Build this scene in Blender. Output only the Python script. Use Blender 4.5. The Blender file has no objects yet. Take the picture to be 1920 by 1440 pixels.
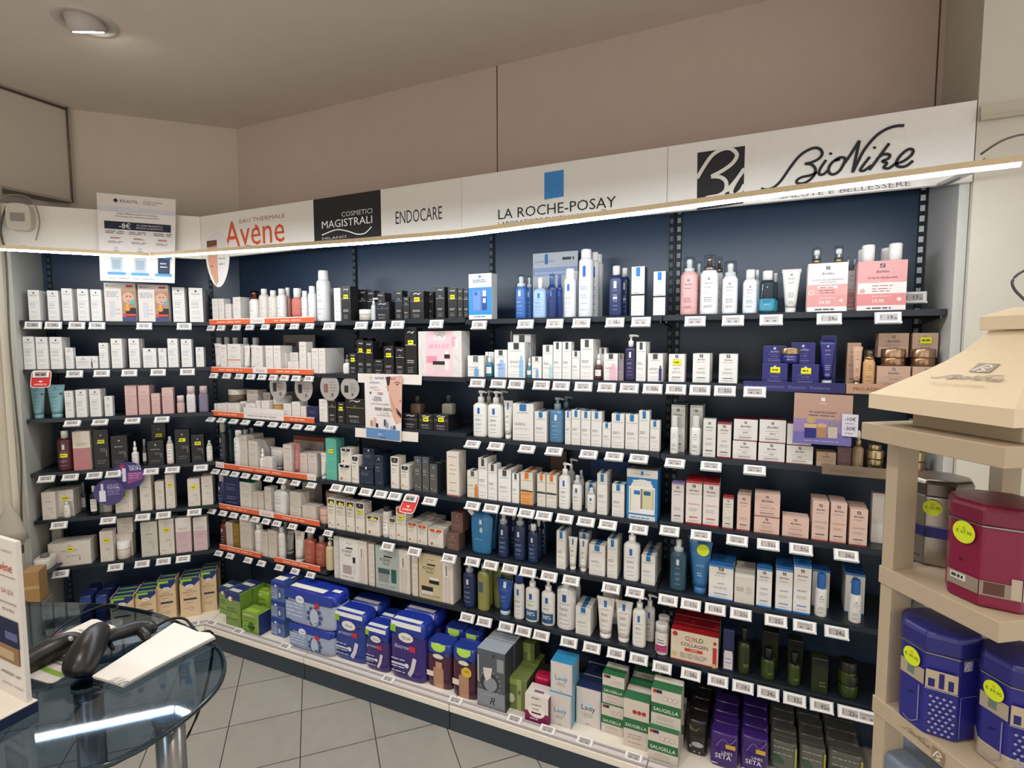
import bpy, math, random
from mathutils import Vector, Matrix
random.seed(7)
SC = bpy.context.scene
COL = SC.collection
# ---------------------------------------------------------------- camera, world, lights, exposure
FPX, PITCH, ROLL, YAW, CAMH = 1010.17, .0755064, -.0023192, .3535096 + math.pi / 4, 1.6829
def _axes():
    xa = Vector((math.sin(YAW), -math.cos(YAW), 0)); ya = Vector((math.cos(YAW), math.sin(YAW), 0))
    cp, sp, cr, sr = math.cos(PITCH), math.sin(PITCH), math.cos(ROLL), math.sin(ROLL)
    f = Vector((0, cp, -sp)); u = Vector((0, sp, cp)); r = Vector((1, 0, 0))
    r2 = cr * r + sr * u; u2 = -sr * r + cr * u
    to = lambda v: Vector((xa.dot(v), ya.dot(v), v.z))
    return to(r2), to(f), to(u2)
CR, CF, CU = _axes()
CAM = Vector((0, 0, CAMH))
cd = bpy.data.cameras.new('camera'); cd.sensor_width = 36; cd.lens = FPX * 36 / 1920; cd.clip_start = .02
cam = bpy.data.objects.new('camera', cd); COL.objects.link(cam)
cam.matrix_world = Matrix(((CR.x, CU.x, -CF.x, 0), (CR.y, CU.y, -CF.y, 0), (CR.z, CU.z, -CF.z, CAMH), (0, 0, 0, 1)))
SC.camera = cam
SC.view_settings.view_transform = 'Standard'; SC.view_settings.look = 'None'
SC.view_settings.gamma = 1; SC.view_settings.use_curve_mapping = False
SC.view_settings.exposure = 0.08
SC.cycles.use_denoising = True
SC.cycles.max_bounces = 8; SC.cycles.transparent_max_bounces = 16
SC.cycles.caustics_reflective = False; SC.cycles.caustics_refractive = False
SC.cycles.sample_clamp_indirect = 4
w = bpy.data.worlds.new('shop_surroundings'); SC.world = w; w.use_nodes = True
w.node_tree.nodes['Background'].inputs[0].default_value = (.80, .76, .71, 1)
w.node_tree.nodes['Background'].inputs[1].default_value = 1.45
def spot(name, loc, aim, power, size=1.9, blend=.6, rad=.06, col=(1, .90, .80)):
    l = bpy.data.lights.new(name, 'SPOT'); l.energy = power; l.spot_size = size; l.spot_blend = blend
    l.shadow_soft_size = rad; l.color = col
    o = bpy.data.objects.new(name, l); COL.objects.link(o); o.location = loc
    o.rotation_euler = (Vector(aim) - Vector(loc)).to_track_quat('-Z', 'Y').to_euler(); return o
BAR_POWER = 100.0
spot('ceiling_downlight', (-.9, .25, 2.95), (-.8, .75, 0), 55)
spot('ceiling_downlight', (.55, .2, 2.95), (.55, .6, 0), 22)
spot('ceiling_downlight', (-2.3, -.3, 2.95), (-2.1, .3, 0), 45)
spot('ceiling_downlight', (-.6, -1.6, 2.95), (-.5, -.6, 0), 60)
# ---------------------------------------------------------------- pixel rays and frames
def ray(px, py): return CF + CR * ((px - 960) / FPX) - CU * ((py - 720) / FPX)
def proj(P):
    d = Vector(P) - CAM; z = d.dot(CF); return 960 + FPX * d.dot(CR) / z, 720 - FPX * d.dot(CU) / z
def at_z(px, py, z):
    d = ray(px, py); return CAM + d * ((z - CAMH) / d.z)
class Frame:
    """straight run of shelving: x along it, Y into the wall"""
    def __init__(s, yaw, off):
        s.yaw = yaw; s.ex = Vector((math.cos(yaw), math.sin(yaw), 0)); s.ey = Vector((-math.sin(yaw), math.cos(yaw), 0)); s.off = off
    def w(s, x, Y, z=0): return s.ex * x + s.ey * (Y + s.off) + Vector((0, 0, z))
    def at(s, px, py, Y):
        d = ray(px, py); P = CAM + d * ((Y + s.off) / d.dot(s.ey)); return P.dot(s.ex), P.z
    def atz(s, px, py, z):
        P = at_z(px, py, z); return P.dot(s.ex), P.dot(s.ey) - s.off
    def xat(s, px, Y, z):
        py = 720
        for _ in range(3):
            x, zz = s.at(px, py, Y); py = proj(s.w(x, Y, z))[1]
        return s.at(px, py, Y)[0]
FM = Frame(0, 0); FL = Frame(math.pi / 4, 1.3966)
# ---------------------------------------------------------------- materials: 'rrggbb' with an optional /finish
_mats = {}
def lin(c): return c / 12.92 if c <= .04045 else ((c + .055) / 1.055) ** 2.4
def rgb(h): return tuple(lin(int(h[i:i + 2], 16) / 255) for i in (0, 2, 4))
def M(key):
    if key in _mats: return _mats[key]
    hx, fin = (key.split('/') + [''])[:2]
    m = bpy.data.materials.new('surface_' + key.replace('/', '_')); m.use_nodes = True
    nt = m.node_tree; N = nt.nodes; L = nt.links; b = N['Principled BSDF']; c = rgb(hx)
    if fin in ('c', 'C'):       # clear tinted plastic or glass
        tr = N.new('ShaderNodeBsdfTransparent'); tr.inputs[0].default_value = (*c, 1)
        gl = N.new('ShaderNodeBsdfGlossy'); gl.inputs['Roughness'].default_value = .03 if fin == 'C' else .12
        fr = N.new('ShaderNodeFresnel')
        ge = N.new('ShaderNodeNewGeometry'); ir = N.new('ShaderNodeMapRange'); ir.inputs[3].default_value = 1.5; ir.inputs[4].default_value = 1 / 1.5
        L.new(ge.outputs['Backfacing'], ir.inputs[0]); L.new(ir.outputs[0], fr.inputs[0])
        mx = N.new('ShaderNodeMixShader'); L.new(fr.outputs[0], mx.inputs[0]); L.new(tr.outputs[0], mx.inputs[1]); L.new(gl.outputs[0], mx.inputs[2])
        L.new(mx.outputs[0], N['Material Output'].inputs[0]); N.remove(b); _mats[key] = m; return m
    if fin == 'e':
        b.inputs['Emission Color'].default_value = (.90, .96, 1, 1); b.inputs['Emission Strength'].default_value = BAR_POWER
        b.inputs['Base Color'].default_value = (*c, 1); _mats[key] = m; return m
    if fin == 'E':
        b.inputs['Emission Color'].default_value = (1, .95, .85, 1); b.inputs['Emission Strength'].default_value = 25
        _mats[key] = m; return m
    tc = N.new('ShaderNodeTexCoord'); nz = N.new('ShaderNodeTexNoise'); nz.inputs['Scale'].default_value = 60 if fin != 'w' else 9
    nz.inputs['Detail'].default_value = 3; L.new(tc.outputs['Object'], nz.inputs['Vector'])
    mp = N.new('ShaderNodeMapRange'); mp.inputs[3].default_value = .95; mp.inputs[4].default_value = 1.04
    L.new(nz.outputs[0], mp.inputs[0])
    mx = N.new('ShaderNodeVectorMath'); mx.operation = 'SCALE'; mx.inputs[0].default_value = c
    L.new(mp.outputs[0], mx.inputs['Scale']); L.new(mx.outputs[0], b.inputs['Base Color'])
    b.inputs['Roughness'].default_value = {'': .5, 'g': .18, 'm': .25, 'p': .85, 'w': .75, 's': .35, 'b': .3}.get(fin, .5)
    if fin in ('m', 'b'): b.inputs['Metallic'].default_value = .9 if fin == 'm' else .6
    if fin == 'p' or fin == '': b.inputs['Specular IOR Level'].default_value = .3
    _mats[key] = m; return m
# ---------------------------------------------------------------- mesh builder
class MB:
    def __init__(s): s.v = []; s.f = []; s.m = []; s.k = []; s.sm = []
    def mi(s, key):
        if key not in s.k: s.k.append(key)
        return s.k.index(key)
    def add(s, vs, fs, key, smooth=False):
        n = len(s.v); i = s.mi(key); s.v += [tuple(p) for p in vs]
        for f in fs: s.f.append([n + a for a in f]); s.m.append(i); s.sm.append(smooth)
        return s
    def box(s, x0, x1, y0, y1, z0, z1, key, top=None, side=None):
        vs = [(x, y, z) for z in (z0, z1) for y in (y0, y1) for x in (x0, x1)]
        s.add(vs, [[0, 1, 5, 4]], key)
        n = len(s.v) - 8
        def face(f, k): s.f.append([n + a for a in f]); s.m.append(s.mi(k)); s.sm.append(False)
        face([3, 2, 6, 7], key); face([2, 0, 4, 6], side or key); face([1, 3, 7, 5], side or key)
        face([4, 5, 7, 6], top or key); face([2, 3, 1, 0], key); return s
    def prism(s, poly, z0, z1, key, smooth=False):
        n = len(poly); vs = [(x, y, z0) for x, y in poly] + [(x, y, z1) for x, y in poly]
        s.add(vs, [[i, (i + 1) % n, n + (i + 1) % n, n + i] for i in range(n)], key, smooth)
        b = len(s.v) - 2 * n
        for f in (list(range(n - 1, -1, -1)), list(range(n, 2 * n))): s.f.append([b + a for a in f]); s.m.append(s.mi(key)); s.sm.append(False)
        return s
    def loft(s, rings, key, cap=True, smooth=True):
        n = len(rings[0]); vs = [p for r in rings for p in r]; fs = []
        for j in range(len(rings) - 1):
            for i in range(n): fs.append([j * n + i, j * n + (i + 1) % n, (j + 1) * n + (i + 1) % n, (j + 1) * n + i])
        s.add(vs, fs, key, smooth); b = len(s.v) - len(vs)
        if cap:
            for f in (list(range(n - 1, -1, -1)), list(range(len(vs) - n, len(vs)))): s.f.append([b + a for a in f]); s.m.append(s.mi(key)); s.sm.append(False)
        return s
    def lathe(s, prof, key, sx=1, sy=1, cx=0, cy=0, seg=18, smooth=True):
        return s.loft([[(cx + sx * r * math.cos(2 * math.pi * i / seg), cy + sy * r * math.sin(2 * math.pi * i / seg), z) for i in range(seg)] for r, z in prof], key, True, smooth)
    def tube(s, pts, r, key, seg=7):
        pts = [Vector(p) for p in pts]; rings = []
        for i, p in enumerate(pts):
            t = (pts[min(i + 1, len(pts) - 1)] - pts[max(i - 1, 0)]).normalized()
            a = t.cross(Vector((0, 0, 1)) if abs(t.z) < .9 else Vector((1, 0, 0))).normalized(); b = t.cross(a)
            rr = r[i] if isinstance(r, (list, tuple)) else r
            rings.append([p + a * rr * math.cos(2 * math.pi * k / seg) + b * rr * math.sin(2 * math.pi * k / seg) for k in range(seg)])
        return s.loft(rings, key)
    def xf(s, mat):
        s.v = [tuple(mat @ Vector(p)) for p in s.v]; return s
    def obj(s, name, parent=None, loc=None, rz=0, bevel=0):
        me = bpy.data.meshes.new(name); me.from_pydata(s.v, [], s.f)
        for k in s.k: me.materials.append(M(k))
        me.polygons.foreach_set('material_index', s.m); me.polygons.foreach_set('use_smooth', s.sm); me.update()
        o = bpy.data.objects.new(name, me); COL.objects.link(o)
        if parent: o.parent = parent
        if loc is not None: o.location = loc
        o.rotation_euler.z = rz
        if bevel:
            b = o.modifiers.new('edge', 'BEVEL'); b.width = bevel; b.segments = 2; b.limit_method = 'ANGLE'
        return o
def empty(name, loc=(0, 0, 0), rz=0):
    o = bpy.data.objects.new(name, None); COL.objects.link(o); o.location = loc; o.rotation_euler.z = rz; o.empty_display_size = .05; return o
def tag(o, label, cat, group=None):
    o['label'] = label; o['category'] = cat
    if group: o['group'] = group
    return o
def struct(o): o['kind'] = 'structure'; return o
_gl = {}
def glyph(s):
    """letter outlines as flat polygons, capital height 1"""
    if s in _gl: return _gl[s]
    cu = bpy.data.curves.new('lettering', 'FONT'); cu.body = s; cu.size = 1.37; cu.resolution_u = 2; cu.fill_mode = 'FRONT'
    o = bpy.data.objects.new('lettering', cu); COL.objects.link(o)
    bpy.context.view_layer.update()
    me = o.evaluated_get(bpy.context.evaluated_depsgraph_get()).to_mesh()
    vs = [(v.co.x, v.co.y) for v in me.vertices]; fs = [list(p.vertices) for p in me.polygons]
    o.evaluated_get(bpy.context.evaluated_depsgraph_get()).to_mesh_clear()
    bpy.data.objects.remove(o); bpy.data.curves.remove(cu)
    x0 = min(v[0] for v in vs); x1 = max(v[0] for v in vs)
    _gl[s] = ([(x - x0, y) for x, y in vs], fs, x1 - x0); return _gl[s]
class Print(MB):
    """ink on a surface P(u, v, offset); u and v run 0-1 over w by h metres"""
    def __init__(s, P, w, h, curved=False, d=.05, top=None):
        MB.__init__(s); s.P = P; s.w = w; s.h = h; s.nu = 6 if curved else 1; s.d = d; s.o = .0004; s.ztop = top
    def rect(s, u0, u1, v0, v1, key):
        s.o += .00012; n = s.nu if u1 - u0 > .12 else 1; n2 = n + 1
        vs = [s.P(u0 + (u1 - u0) * i / n, v, s.o) for v in (v0, v1) for i in range(n2)]
        return s.add(vs, [[i, i + 1, n2 + i + 1, n2 + i] for i in range(n)], key)
    def poly(s, pts, key):
        s.o += .00012; return s.add([s.P(u, v, s.o) for u, v in pts], [list(range(len(pts)))], key)
    def ell(s, u, v, ru, key, asp=1, n=18):
        rv = ru * s.w / s.h * asp
        return s.poly([(u + ru * math.cos(2 * math.pi * i / n), v + rv * math.sin(2 * math.pi * i / n)) for i in range(n)], key)
    def dia(s, u, v, ru, key): return s.ell(u, v, ru, key, 1, 4)
    def txt(s, t, u, v, hv, key, maxw=.9, shear=0, left=False, sx=1):
        s.o += .00012; vs, fs, tw = glyph(t); hh = hv * s.h; tw *= sx
        k = min(hh, maxw * s.w / tw); hh = k
        u0 = u if left else u - tw * k / s.w / 2
        return s.add([s.P(u0 + (x * sx + shear * y) * k / s.w, v + y * hh / s.h, s.o) for x, y in vs], fs, key)
    def bars(s, u0, u1, vv, hv, key, fill=.8):
        for v in vv:
            u = u0; e = u0 + (u1 - u0) * random.uniform(fill, 1)
            while u < e - .02:
                l = min(random.uniform(.08, .22), e - u); s.rect(u, u + l, v, v + hv, key); s.o -= .00012; u += l + .03
        return s
    def stroke(s, pts, th, key):
        """polyline of thickness th (fraction of w), mitred"""
        s.o += .00012; P2 = [Vector((u * s.w, v * s.h)) for u, v in pts]; vs = []
        for i, p in enumerate(P2):
            t = P2[min(i + 1, len(P2) - 1)] - P2[max(i - 1, 0)]
            t = t.normalized() if t.length > 1e-9 else Vector((1, 0)); n = Vector((-t.y, t.x)) * (th * s.w / 2)
            for q in (p + n, p - n): vs.append(s.P(q.x / s.w, q.y / s.h, s.o))
        return s.add(vs, [[2 * i, 2 * i + 1, 2 * i + 3, 2 * i + 2] for i in range(len(P2) - 1)], key)
    def top(s, u0, u1, key, y0=0, y1=1):
        if s.ztop is None: return s
        s.o += .00012; z = s.ztop + s.o + .0003; x0, x1 = (u0 - .5) * s.w, (u1 - .5) * s.w
        return s.add([(x0, -s.d / 2 + y0 * s.d, z), (x1, -s.d / 2 + y0 * s.d, z), (x1, -s.d / 2 + y1 * s.d, z), (x0, -s.d / 2 + y1 * s.d, z)], [[0, 1, 2, 3]], key)
def spline(pts, n=5):
    out = []; P = [pts[0]] + list(pts) + [pts[-1]]
    for i in range(1, len(P) - 2):
        for k in range(n):
            t = k / n; a, b, c, d = P[i - 1], P[i], P[i + 1], P[i + 2]
            out.append(tuple(.5 * (2 * b[j] + (c[j] - a[j]) * t + (2 * a[j] - 5 * b[j] + 4 * c[j] - d[j]) * t * t + (3 * b[j] - a[j] - 3 * c[j] + d[j]) * t ** 3) for j in range(len(b))))
    return out + [tuple(pts[-1])]
# ---------------------------------------------------------------- room shell
BACK = 2.40; CEIL = 3.0
cx = lambda Y: -2.765 - .41421 * (Y - 1.907)       # corner bisector between the two runs
xc = cx(BACK)
o = MB().box(-3.75, 2.2, -3.2, 2.6, -.05, 0, 'aaa69c').obj('floor'); struct(o)
def tile_floor(ob):
    m = bpy.data.materials.new('floor_tiles'); m.use_nodes = True; nt = m.node_tree; N = nt.nodes; L = nt.links; b = N['Principled BSDF']
    g = N.new('ShaderNodeNewGeometry'); mp = N.new('ShaderNodeMapping'); mp.inputs['Rotation'].default_value = (0, 0, math.radians(-TILE_ROT))
    mp.vector_type = 'POINT'; L.new(g.outputs['Position'], mp.inputs['Vector']); mp.inputs['Location'].default_value = (TILE_OX, TILE_OY, 0)
    br = N.new('ShaderNodeTexBrick'); br.offset = 0; br.squash = 1
    br.inputs['Scale'].default_value = 1; br.inputs['Brick Width'].default_value = .30; br.inputs['Row Height'].default_value = .30
    br.inputs['Mortar Size'].default_value = .0022; br.inputs['Mortar Smooth'].default_value = .1
    br.inputs['Color1'].default_value = (*rgb('a5a198'), 1); br.inputs['Color2'].default_value = (*rgb('9f9b92'), 1); br.inputs['Mortar'].default_value = (*rgb('3c3a37'), 1)
    L.new(mp.outputs[0], br.inputs['Vector'])
    nz = N.new('ShaderNodeTexNoise'); nz.inputs['Scale'].default_value = 14; nz.inputs['Detail'].default_value = 6; L.new(g.outputs['Position'], nz.inputs['Vector'])
    mr = N.new('ShaderNodeMapRange'); mr.inputs[3].default_value = .88; mr.inputs[4].default_value = 1.08; L.new(nz.outputs[0], mr.inputs[0])
    mx = N.new('ShaderNodeVectorMath'); mx.operation = 'SCALE'; L.new(br.outputs['Color'], mx.inputs[0]); L.new(mr.outputs[0], mx.inputs['Scale'])
    L.new(mx.outputs[0], b.inputs['Base Color']); b.inputs['Roughness'].default_value = .38
    ob.data.materials.clear(); ob.data.materials.append(m)
# tile grid: photographed joints cross at two known spots
_t0 = at_z(465 / 3.2 + 300, 277 / 3.2 + 1200, 0); _t1 = at_z(850 / 3.2 + 300, 420 / 3.2 + 1200, 0)
TILE_ROT = 45.0
_c, _s = math.cos(math.radians(-45)), math.sin(math.radians(-45))
TILE_OX = -(_c * _t0.x - _s * _t0.y); TILE_OY = -(_s * _t0.x + _c * _t0.y)
tile_floor(o)
struct(MB().box(-3.75, 2.2, -3.2, 2.6, CEIL, CEIL + .05, 'e0d5ca/w').obj('ceiling'))
struct(MB().box(xc - .1, 2.2, BACK, BACK + .1, 0, CEIL, 'c4b0a5/w').obj('wall_back'))
sm = MB()                                          # panel joints of the back wall
for px, py in ((932, 150), (1757, 120)):
    x = FM.at(px, py, BACK)[0]; sm.box(x - .002, x + .002, BACK - .002, BACK + .001, 2.3, CEIL, '4d423e')
struct(sm.obj('trim_1'))
# angled wall behind the corner run
l0 = -1.42
p0 = FL.w(-2.6, BACK); p1 = FL.w(Vector((xc, BACK, 0)).dot(FL.ex), BACK); q = FL.ey * .1
struct(MB().prism([(p0.x, p0.y), (p1.x, p1.y), (p1.x + q.x, p1.y + q.y), (p0.x + q.x, p0.y + q.y)], 0, CEIL, 'c6b8a9/w').obj('wall_inner'))
XL = -3.555
struct(MB().box(XL - .1, XL, -3.0, 1.80, 2.49, CEIL, 'c6bbac/w').obj('wall_left'))
struct(MB().box(XL - .25, XL - .15, -3.0, 1.80, 0, 2.5, 'c9c3b6/w').obj('wall_outer'))
tr = MB(); tr.tube([(XL + .004, -2.5, CEIL - .012), (XL + .004, 1.78, CEIL - .012)], .007, '6b5f57'); tr.tube([(XL + .006, 1.785, 2.49), (XL + .006, 1.785, CEIL)], .006, '6b5f57')
tr.box(XL - .1, XL + .012, -2.5, 1.78, 2.478, 2.492, 'a79d90'); struct(tr.obj('trim_2'))
# door leaf and frame strips beside the corner run
dw = MB()
for a, b, k, dz in ((-1.425, -1.452, 'cfc7b6', .0), (-1.455, -1.49, 'c3b9a6', .01), (-1.495, -1.56, 'd2ccbd', .03)):
    P = [FL.w(a, 2.0 + dz), FL.w(b, 2.0 + dz), FL.w(b, 2.05 + dz), FL.w(a, 2.05 + dz)]; dw.prism([(p.x, p.y) for p in P], 0, 2.47, k)
struct(dw.obj('door_1'))
P = [FL.w(-1.56, 2.06), FL.w(-1.9, 2.06), FL.w(-1.9, 2.07), FL.w(-1.56, 2.07)]
struct(MB().prism([(p.x, p.y) for p in P], .95, 2.2, 'b9c9da/s').obj('window_1'))
# pier right of the shelving, flush with the sign panels
struct(MB().box(.548, 2.2, 2.022, BACK + .1, 0, CEIL, 'c9c4b8/w').obj('wall_right'))
led = MB(); led.box(.552, 2.2, 2.004, 2.022, 2.315, 2.325, 'b7b0a0'); led.box(.552, 2.2, 2.010, 2.022, 2.325, 2.355, 'beb8a9'); struct(led.obj('trim_3'))
# ---------------------------------------------------------------- shelving bays
SF = 2.08                                          # shelf front
RZ = {'L': [1.806, 1.553, 1.293, 1.006, .752, .487], 'A': [1.797, 1.530, 1.279, .978, .738, .493], 'B': [1.795, 1.532, 1.282, .983, .728, .466],
      'C': [1.787, 1.536, 1.267, .990, .733, .466], 'D': [1.786, 1.537, 1.262, 1.0, .728, .455]}
DECK = .118
lcx = lambda Y: Vector((cx(Y), Y, 0)).dot(FL.ex)
BX = {'L': (-1.405, None), 'A': (None, -2.03), 'B': (-2.03, -1.184), 'C': (-1.184, -.337), 'D': (-.337, .519)}
FR = {'L': FL, 'A': FM, 'B': FM, 'C': FM, 'D': FM}
def span(b, Y, gap=.002):
    x0, x1 = BX[b]
    if x1 is None: x1 = lcx(Y)
    if x0 is None: x0 = cx(Y)
    return x0 + gap, x1 - gap
def slab(b, Y0, Y1, z0, z1, key, mb, gap=.002):
    f = FR[b]; a0, a1 = span(b, Y0, gap); c0, c1 = span(b, Y1, gap)
    P = [f.w(a0, Y0), f.w(a1, Y0), f.w(c1, Y1), f.w(c0, Y1)]; return mb.prism([(p.x, p.y) for p in P], z0, z1, key)
def upright(f, x, Y, mb, slots='5c6670'):
    c = lambda x0, x1, y0, y1, z0, z1, k: mb.prism([(p.x, p.y) for p in (f.w(x0, y0), f.w(x1, y0), f.w(x1, y1), f.w(x0, y1))], z0, z1, k)
    c(x - .010, x + .010, Y - .006, Y, .15, 2.32, '1b1f24')
    z = .2
    while z < 2.28: c(x - .007, x + .007, Y - .0068, Y - .0058, z, z + .020, slots); z += .036
NAMES = {'L': 'short angled shelving bay left of the corner, full of white cartons', 'A': 'shelving bay under the orange-lettered sign with orange shelf strips',
         'B': 'shelving bay under the black sign with black cartons on its top shelves', 'C': 'shelving bay under the sign with a blue square',
         'D': 'end shelving bay under the script-lettered sign beside the white pier'}
for b in 'LABCD':
    f = FR[b]; root = tag(empty('shelving_bay', f.w(sum(span(b, SF)) / 2, 2.2)), NAMES[b], 'shelving', 'shelving bays along the wall')
    inv = lambda o: setattr(o, 'matrix_parent_inverse', Matrix.Translation(-Vector(root.location)))
    def part(mb, name, bev=0):
        o = mb.obj(name, root, bevel=bev); inv(o); return o
    bp = slab(b, 2.375, 2.395, DECK, 2.335, '2d4058/s', MB())
    part(bp, 'back_panel')
    up = MB(); x0, x1 = span(b, 2.372)
    upright(f, x1 - .014 if b != 'L' else -.575, 2.372, up, 'd8dadc' if b == 'D' else '55606c')
    if b == 'D': upright(f, x0 + .012, 2.372, up, '8a929a')
    if b == 'L': upright(f, x0 + .03, 2.372, up, '47525c')
    part(up, 'upright')
    for z in RZ[b]:
        s = part(slab(b, SF, 2.365, z - .020, z, '1c232c/s', MB()), 'shelf')
        br = MB(); a0, a1 = span(b, SF, .006)
        for x, on in ((a0 + .004, b in 'BCD'), (a1 - .004, b != 'L')):
            if not on: continue
            P = [f.w(x - .002, 2.10), f.w(x + .002, 2.10), f.w(x + .002, 2.36), f.w(x - .002, 2.36)]
            n = len(br.v)
            br.add([(p.x, p.y, z - .0205) for p in P] + [(P[0].x, P[0].y, z - .028), (P[1].x, P[1].y, z - .028), (P[2].x, P[2].y, z - .040), (P[3].x, P[3].y, z - .040)],
                   [[0, 1, 2, 3], [4, 7, 6, 5], [0, 4, 5, 1], [1, 5, 6, 2], [2, 6, 7, 3], [3, 7, 4, 0]], '6d7278/m')
        if br.v: part(br, 'bracket')
    dk = slab(b, 1.905, 2.365, DECK - .03, DECK, 'ece5d9', MB()); part(dk, 'base_deck', .003)
    part(slab(b, 1.912, 1.932, 0, DECK - .031, '2f3a45/s', MB()), 'plinth')
    rl = slab(b, 1.911, 1.938, DECK, DECK + .008, 'd9d4d2/s', MB()); slab(b, 1.9385, 1.9425, DECK, DECK + .016, 'a9a3a2/s', rl); slab(b, 1.907, 1.9108, DECK, DECK + .013, 'b3adab/s', rl); part(rl, 'ticket_rail', .002)
    part(slab(b, 2.045, 2.365, 2.335, 2.35, '3a444f', MB()), 'canopy')
    if b == 'D': part(MB().box(.521, .546, 2.044, 2.395, 0, 2.37, 'c3c2bd'), 'side_panel')
    if b == 'L':
        P = [FL.w(-1.425, 2.044), FL.w(-1.407, 2.044), FL.w(-1.407, 2.395), FL.w(-1.425, 2.395)]
        part(MB().prism([(p.x, p.y) for p in P], 0, 2.37, 'bdbcb4'), 'side_panel')
# ---------------------------------------------------------------- sign panels over the shelves
FY = 2.022
def sign(name, label, f, x0, x1, key, arts):
    z0, z1 = 2.15, 2.378
    c = f.w((x0 + x1) / 2, FY, z0); W = x1 - x0; H = z1 - z0
    o = MB().box(-W / 2 + .0008, W / 2 - .0008, 0, .02, 0, H, key).obj(name, loc=c, rz=f.yaw)
    tag(o, label, 'sign', 'brand panels above the shelves')
    P = lambda u, v, k: ((u - .5) * W, -k, v * H)
    for nm, fn in arts:
        p = Print(P, W, H); p.o = .0004 + .0009 * len(o.children); fn(p, lambda px, py: ((f.at(px, py, FY)[0] - x0) / W, (f.at(px, py, FY)[1] - z0) / H)); p.obj(nm, o)
    return o
def stx(t, a, b, capy, key, sx=None, shear=0):
    """text whose baseline runs a..b in the photo, capitals reaching capy above a"""
    def fn(p, uv):
        (u0, v0), (u1, v1) = uv(*a), uv(*b); vt = uv(a[0], capy)[1]; vs, fs, tw = glyph(t)
        k = vt - v0; s = (u1 - u0) * p.w / (tw * k * p.h)
        p.txt(t, u0, (v0 + v1) / 2, k, key, 9, shear, True, s)
    return fn
def sst(paths, th, key, closed=False):
    def fn(p, uv):
        for q in paths:
            q = [uv(*a) for a in q]; p.stroke(spline(q, 5) if len(q) > 2 else q, th / p.w, key)
    return fn
def srect(px, key): return lambda p, uv: p.poly([uv(*a) for a in px], key)
xs = [cx(FY)] + [FM.at(px, 400, FY)[0] for px in (588, 714, 865.5, 1250)] + [.546]
INK = '26262a'
bk = lambda x, y: (x / 4.3636 + 1290, y / 4.3636 + 220)
S1 = [[(598, 583), (640, 593), (700, 575), (760, 520), (830, 420), (900, 330), (960, 282), (1030, 252), (1080, 262), (1098, 300), (1070, 340), (1010, 370), (955, 382)],
      [(955, 382), (1010, 388), (1042, 425), (1030, 475), (990, 518), (940, 542), (895, 540), (890, 518), (930, 492), (1000, 476), (1060, 450)],
      [(1130, 350), (1080, 425), (1075, 468), (1110, 466), (1150, 430)], [(1172, 290), (1162, 308)],
      [(1245, 345), (1190, 362), (1152, 412), (1158, 460), (1200, 466), (1250, 425), (1285, 345), (1245, 330), (1200, 355)], [(1262, 400), (1320, 320), (1402, 192)], [(1402, 192), (1345, 455)],
      [(1345, 455), (1395, 355), (1440, 270), (1530, 162), (1620, 100), (1700, 74), (1768, 70)],
      [(1487, 325), (1410, 428), (1440, 437), (1500, 395)], [(1530, 242), (1520, 260)], [(1645, 215), (1560, 330), (1480, 435)],
      [(1540, 350), (1590, 308), (1645, 308), (1640, 338), (1590, 362), (1625, 378), (1600, 412), (1640, 420), (1690, 385)],
      [(1690, 385), (1760, 362), (1825, 312), (1838, 272), (1800, 265), (1740, 312), (1702, 372), (1720, 406), (1780, 402), (1840, 358)]]
S1 = [[bk(*a) for a in q] for q in S1]
S2 = [[(75, 500), (130, 405), (200, 310), (280, 262), (350, 258), (400, 305), (370, 370), (290, 432), (190, 485)], [(190, 485), (265, 490), (312, 530), (305, 600), (250, 640), (160, 658), (110, 690)],
      [(462, 425), (400, 510), (355, 600), (375, 640), (430, 605), (462, 550)], [(315, 605), (390, 520), (462, 420)]]
S2 = [[bk(*a) for a in q] for q in S2]
sign('sign_panel', 'blank cream sign panel over the angled shelving bay', FL, -1.425, lcx(FY), 'e2ded4', [])
sign('sign_panel', 'white sign panel with orange lettering above orange-stripped shelves', FM, xs[0], xs[1], 'e2dfd8',
     [('lettering', lambda p, uv: (stx('EAU THERMALE', (449, 418.5), (534, 408), 410.5, 'b0705c')(p, uv), stx('Avene', (423, 466), (534, 451), 415, 'd2542f', 1)(p, uv), p.poly([uv(*a) for a in ((476.5, 422), (480.5, 421), (486.5, 428.5), (484, 429.5))], 'd2542f')))])
sign('sign_panel', 'black sign panel with white lettering and a wave line', FM, xs[1], xs[2], '242326',
     [('lettering', lambda p, uv: (stx('COSMETICI', (640.6, 407), (698, 399), 397.5, 'd8d8d8')(p, uv), stx('MAGISTRALI', (604, 429.5), (698, 417.5), 415, 'f2f2f2')(p, uv), stx('MILANO', (604.6, 451), (650, 445), 446, 'c8c8c8')(p, uv))),
      ('wave_line', sst([[(604, 441), (630, 431), (650, 433), (670, 439), (685, 437), (697, 425)]], .005, 'f0f0f0'))])
sign('sign_panel', 'white sign panel with one word in thin dark capitals', FM, xs[2], xs[3], 'e2dfd9', [('lettering', stx('ENDOCARE', (742, 421), (829, 410), 396, '2d2d30'))])
sign('sign_panel', 'white sign panel with a blue square above a dark name', FM, xs[3], xs[4], 'e3e1dc',
     [('logo_square', srect([(1020.7, 324), (1057, 318), (1057, 368.5), (1020.7, 374.5)], '3f86c8')),
      ('lettering', lambda p, uv: (stx('LA ROCHE-POSAY', (934.5, 411.5), (1155, 388), 392, INK)(p, uv), stx('LABORATOIRE PHARMACEUTIQUE', (934.5, 426), (1146, 403), 417, '55555a')(p, uv)))])
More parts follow.
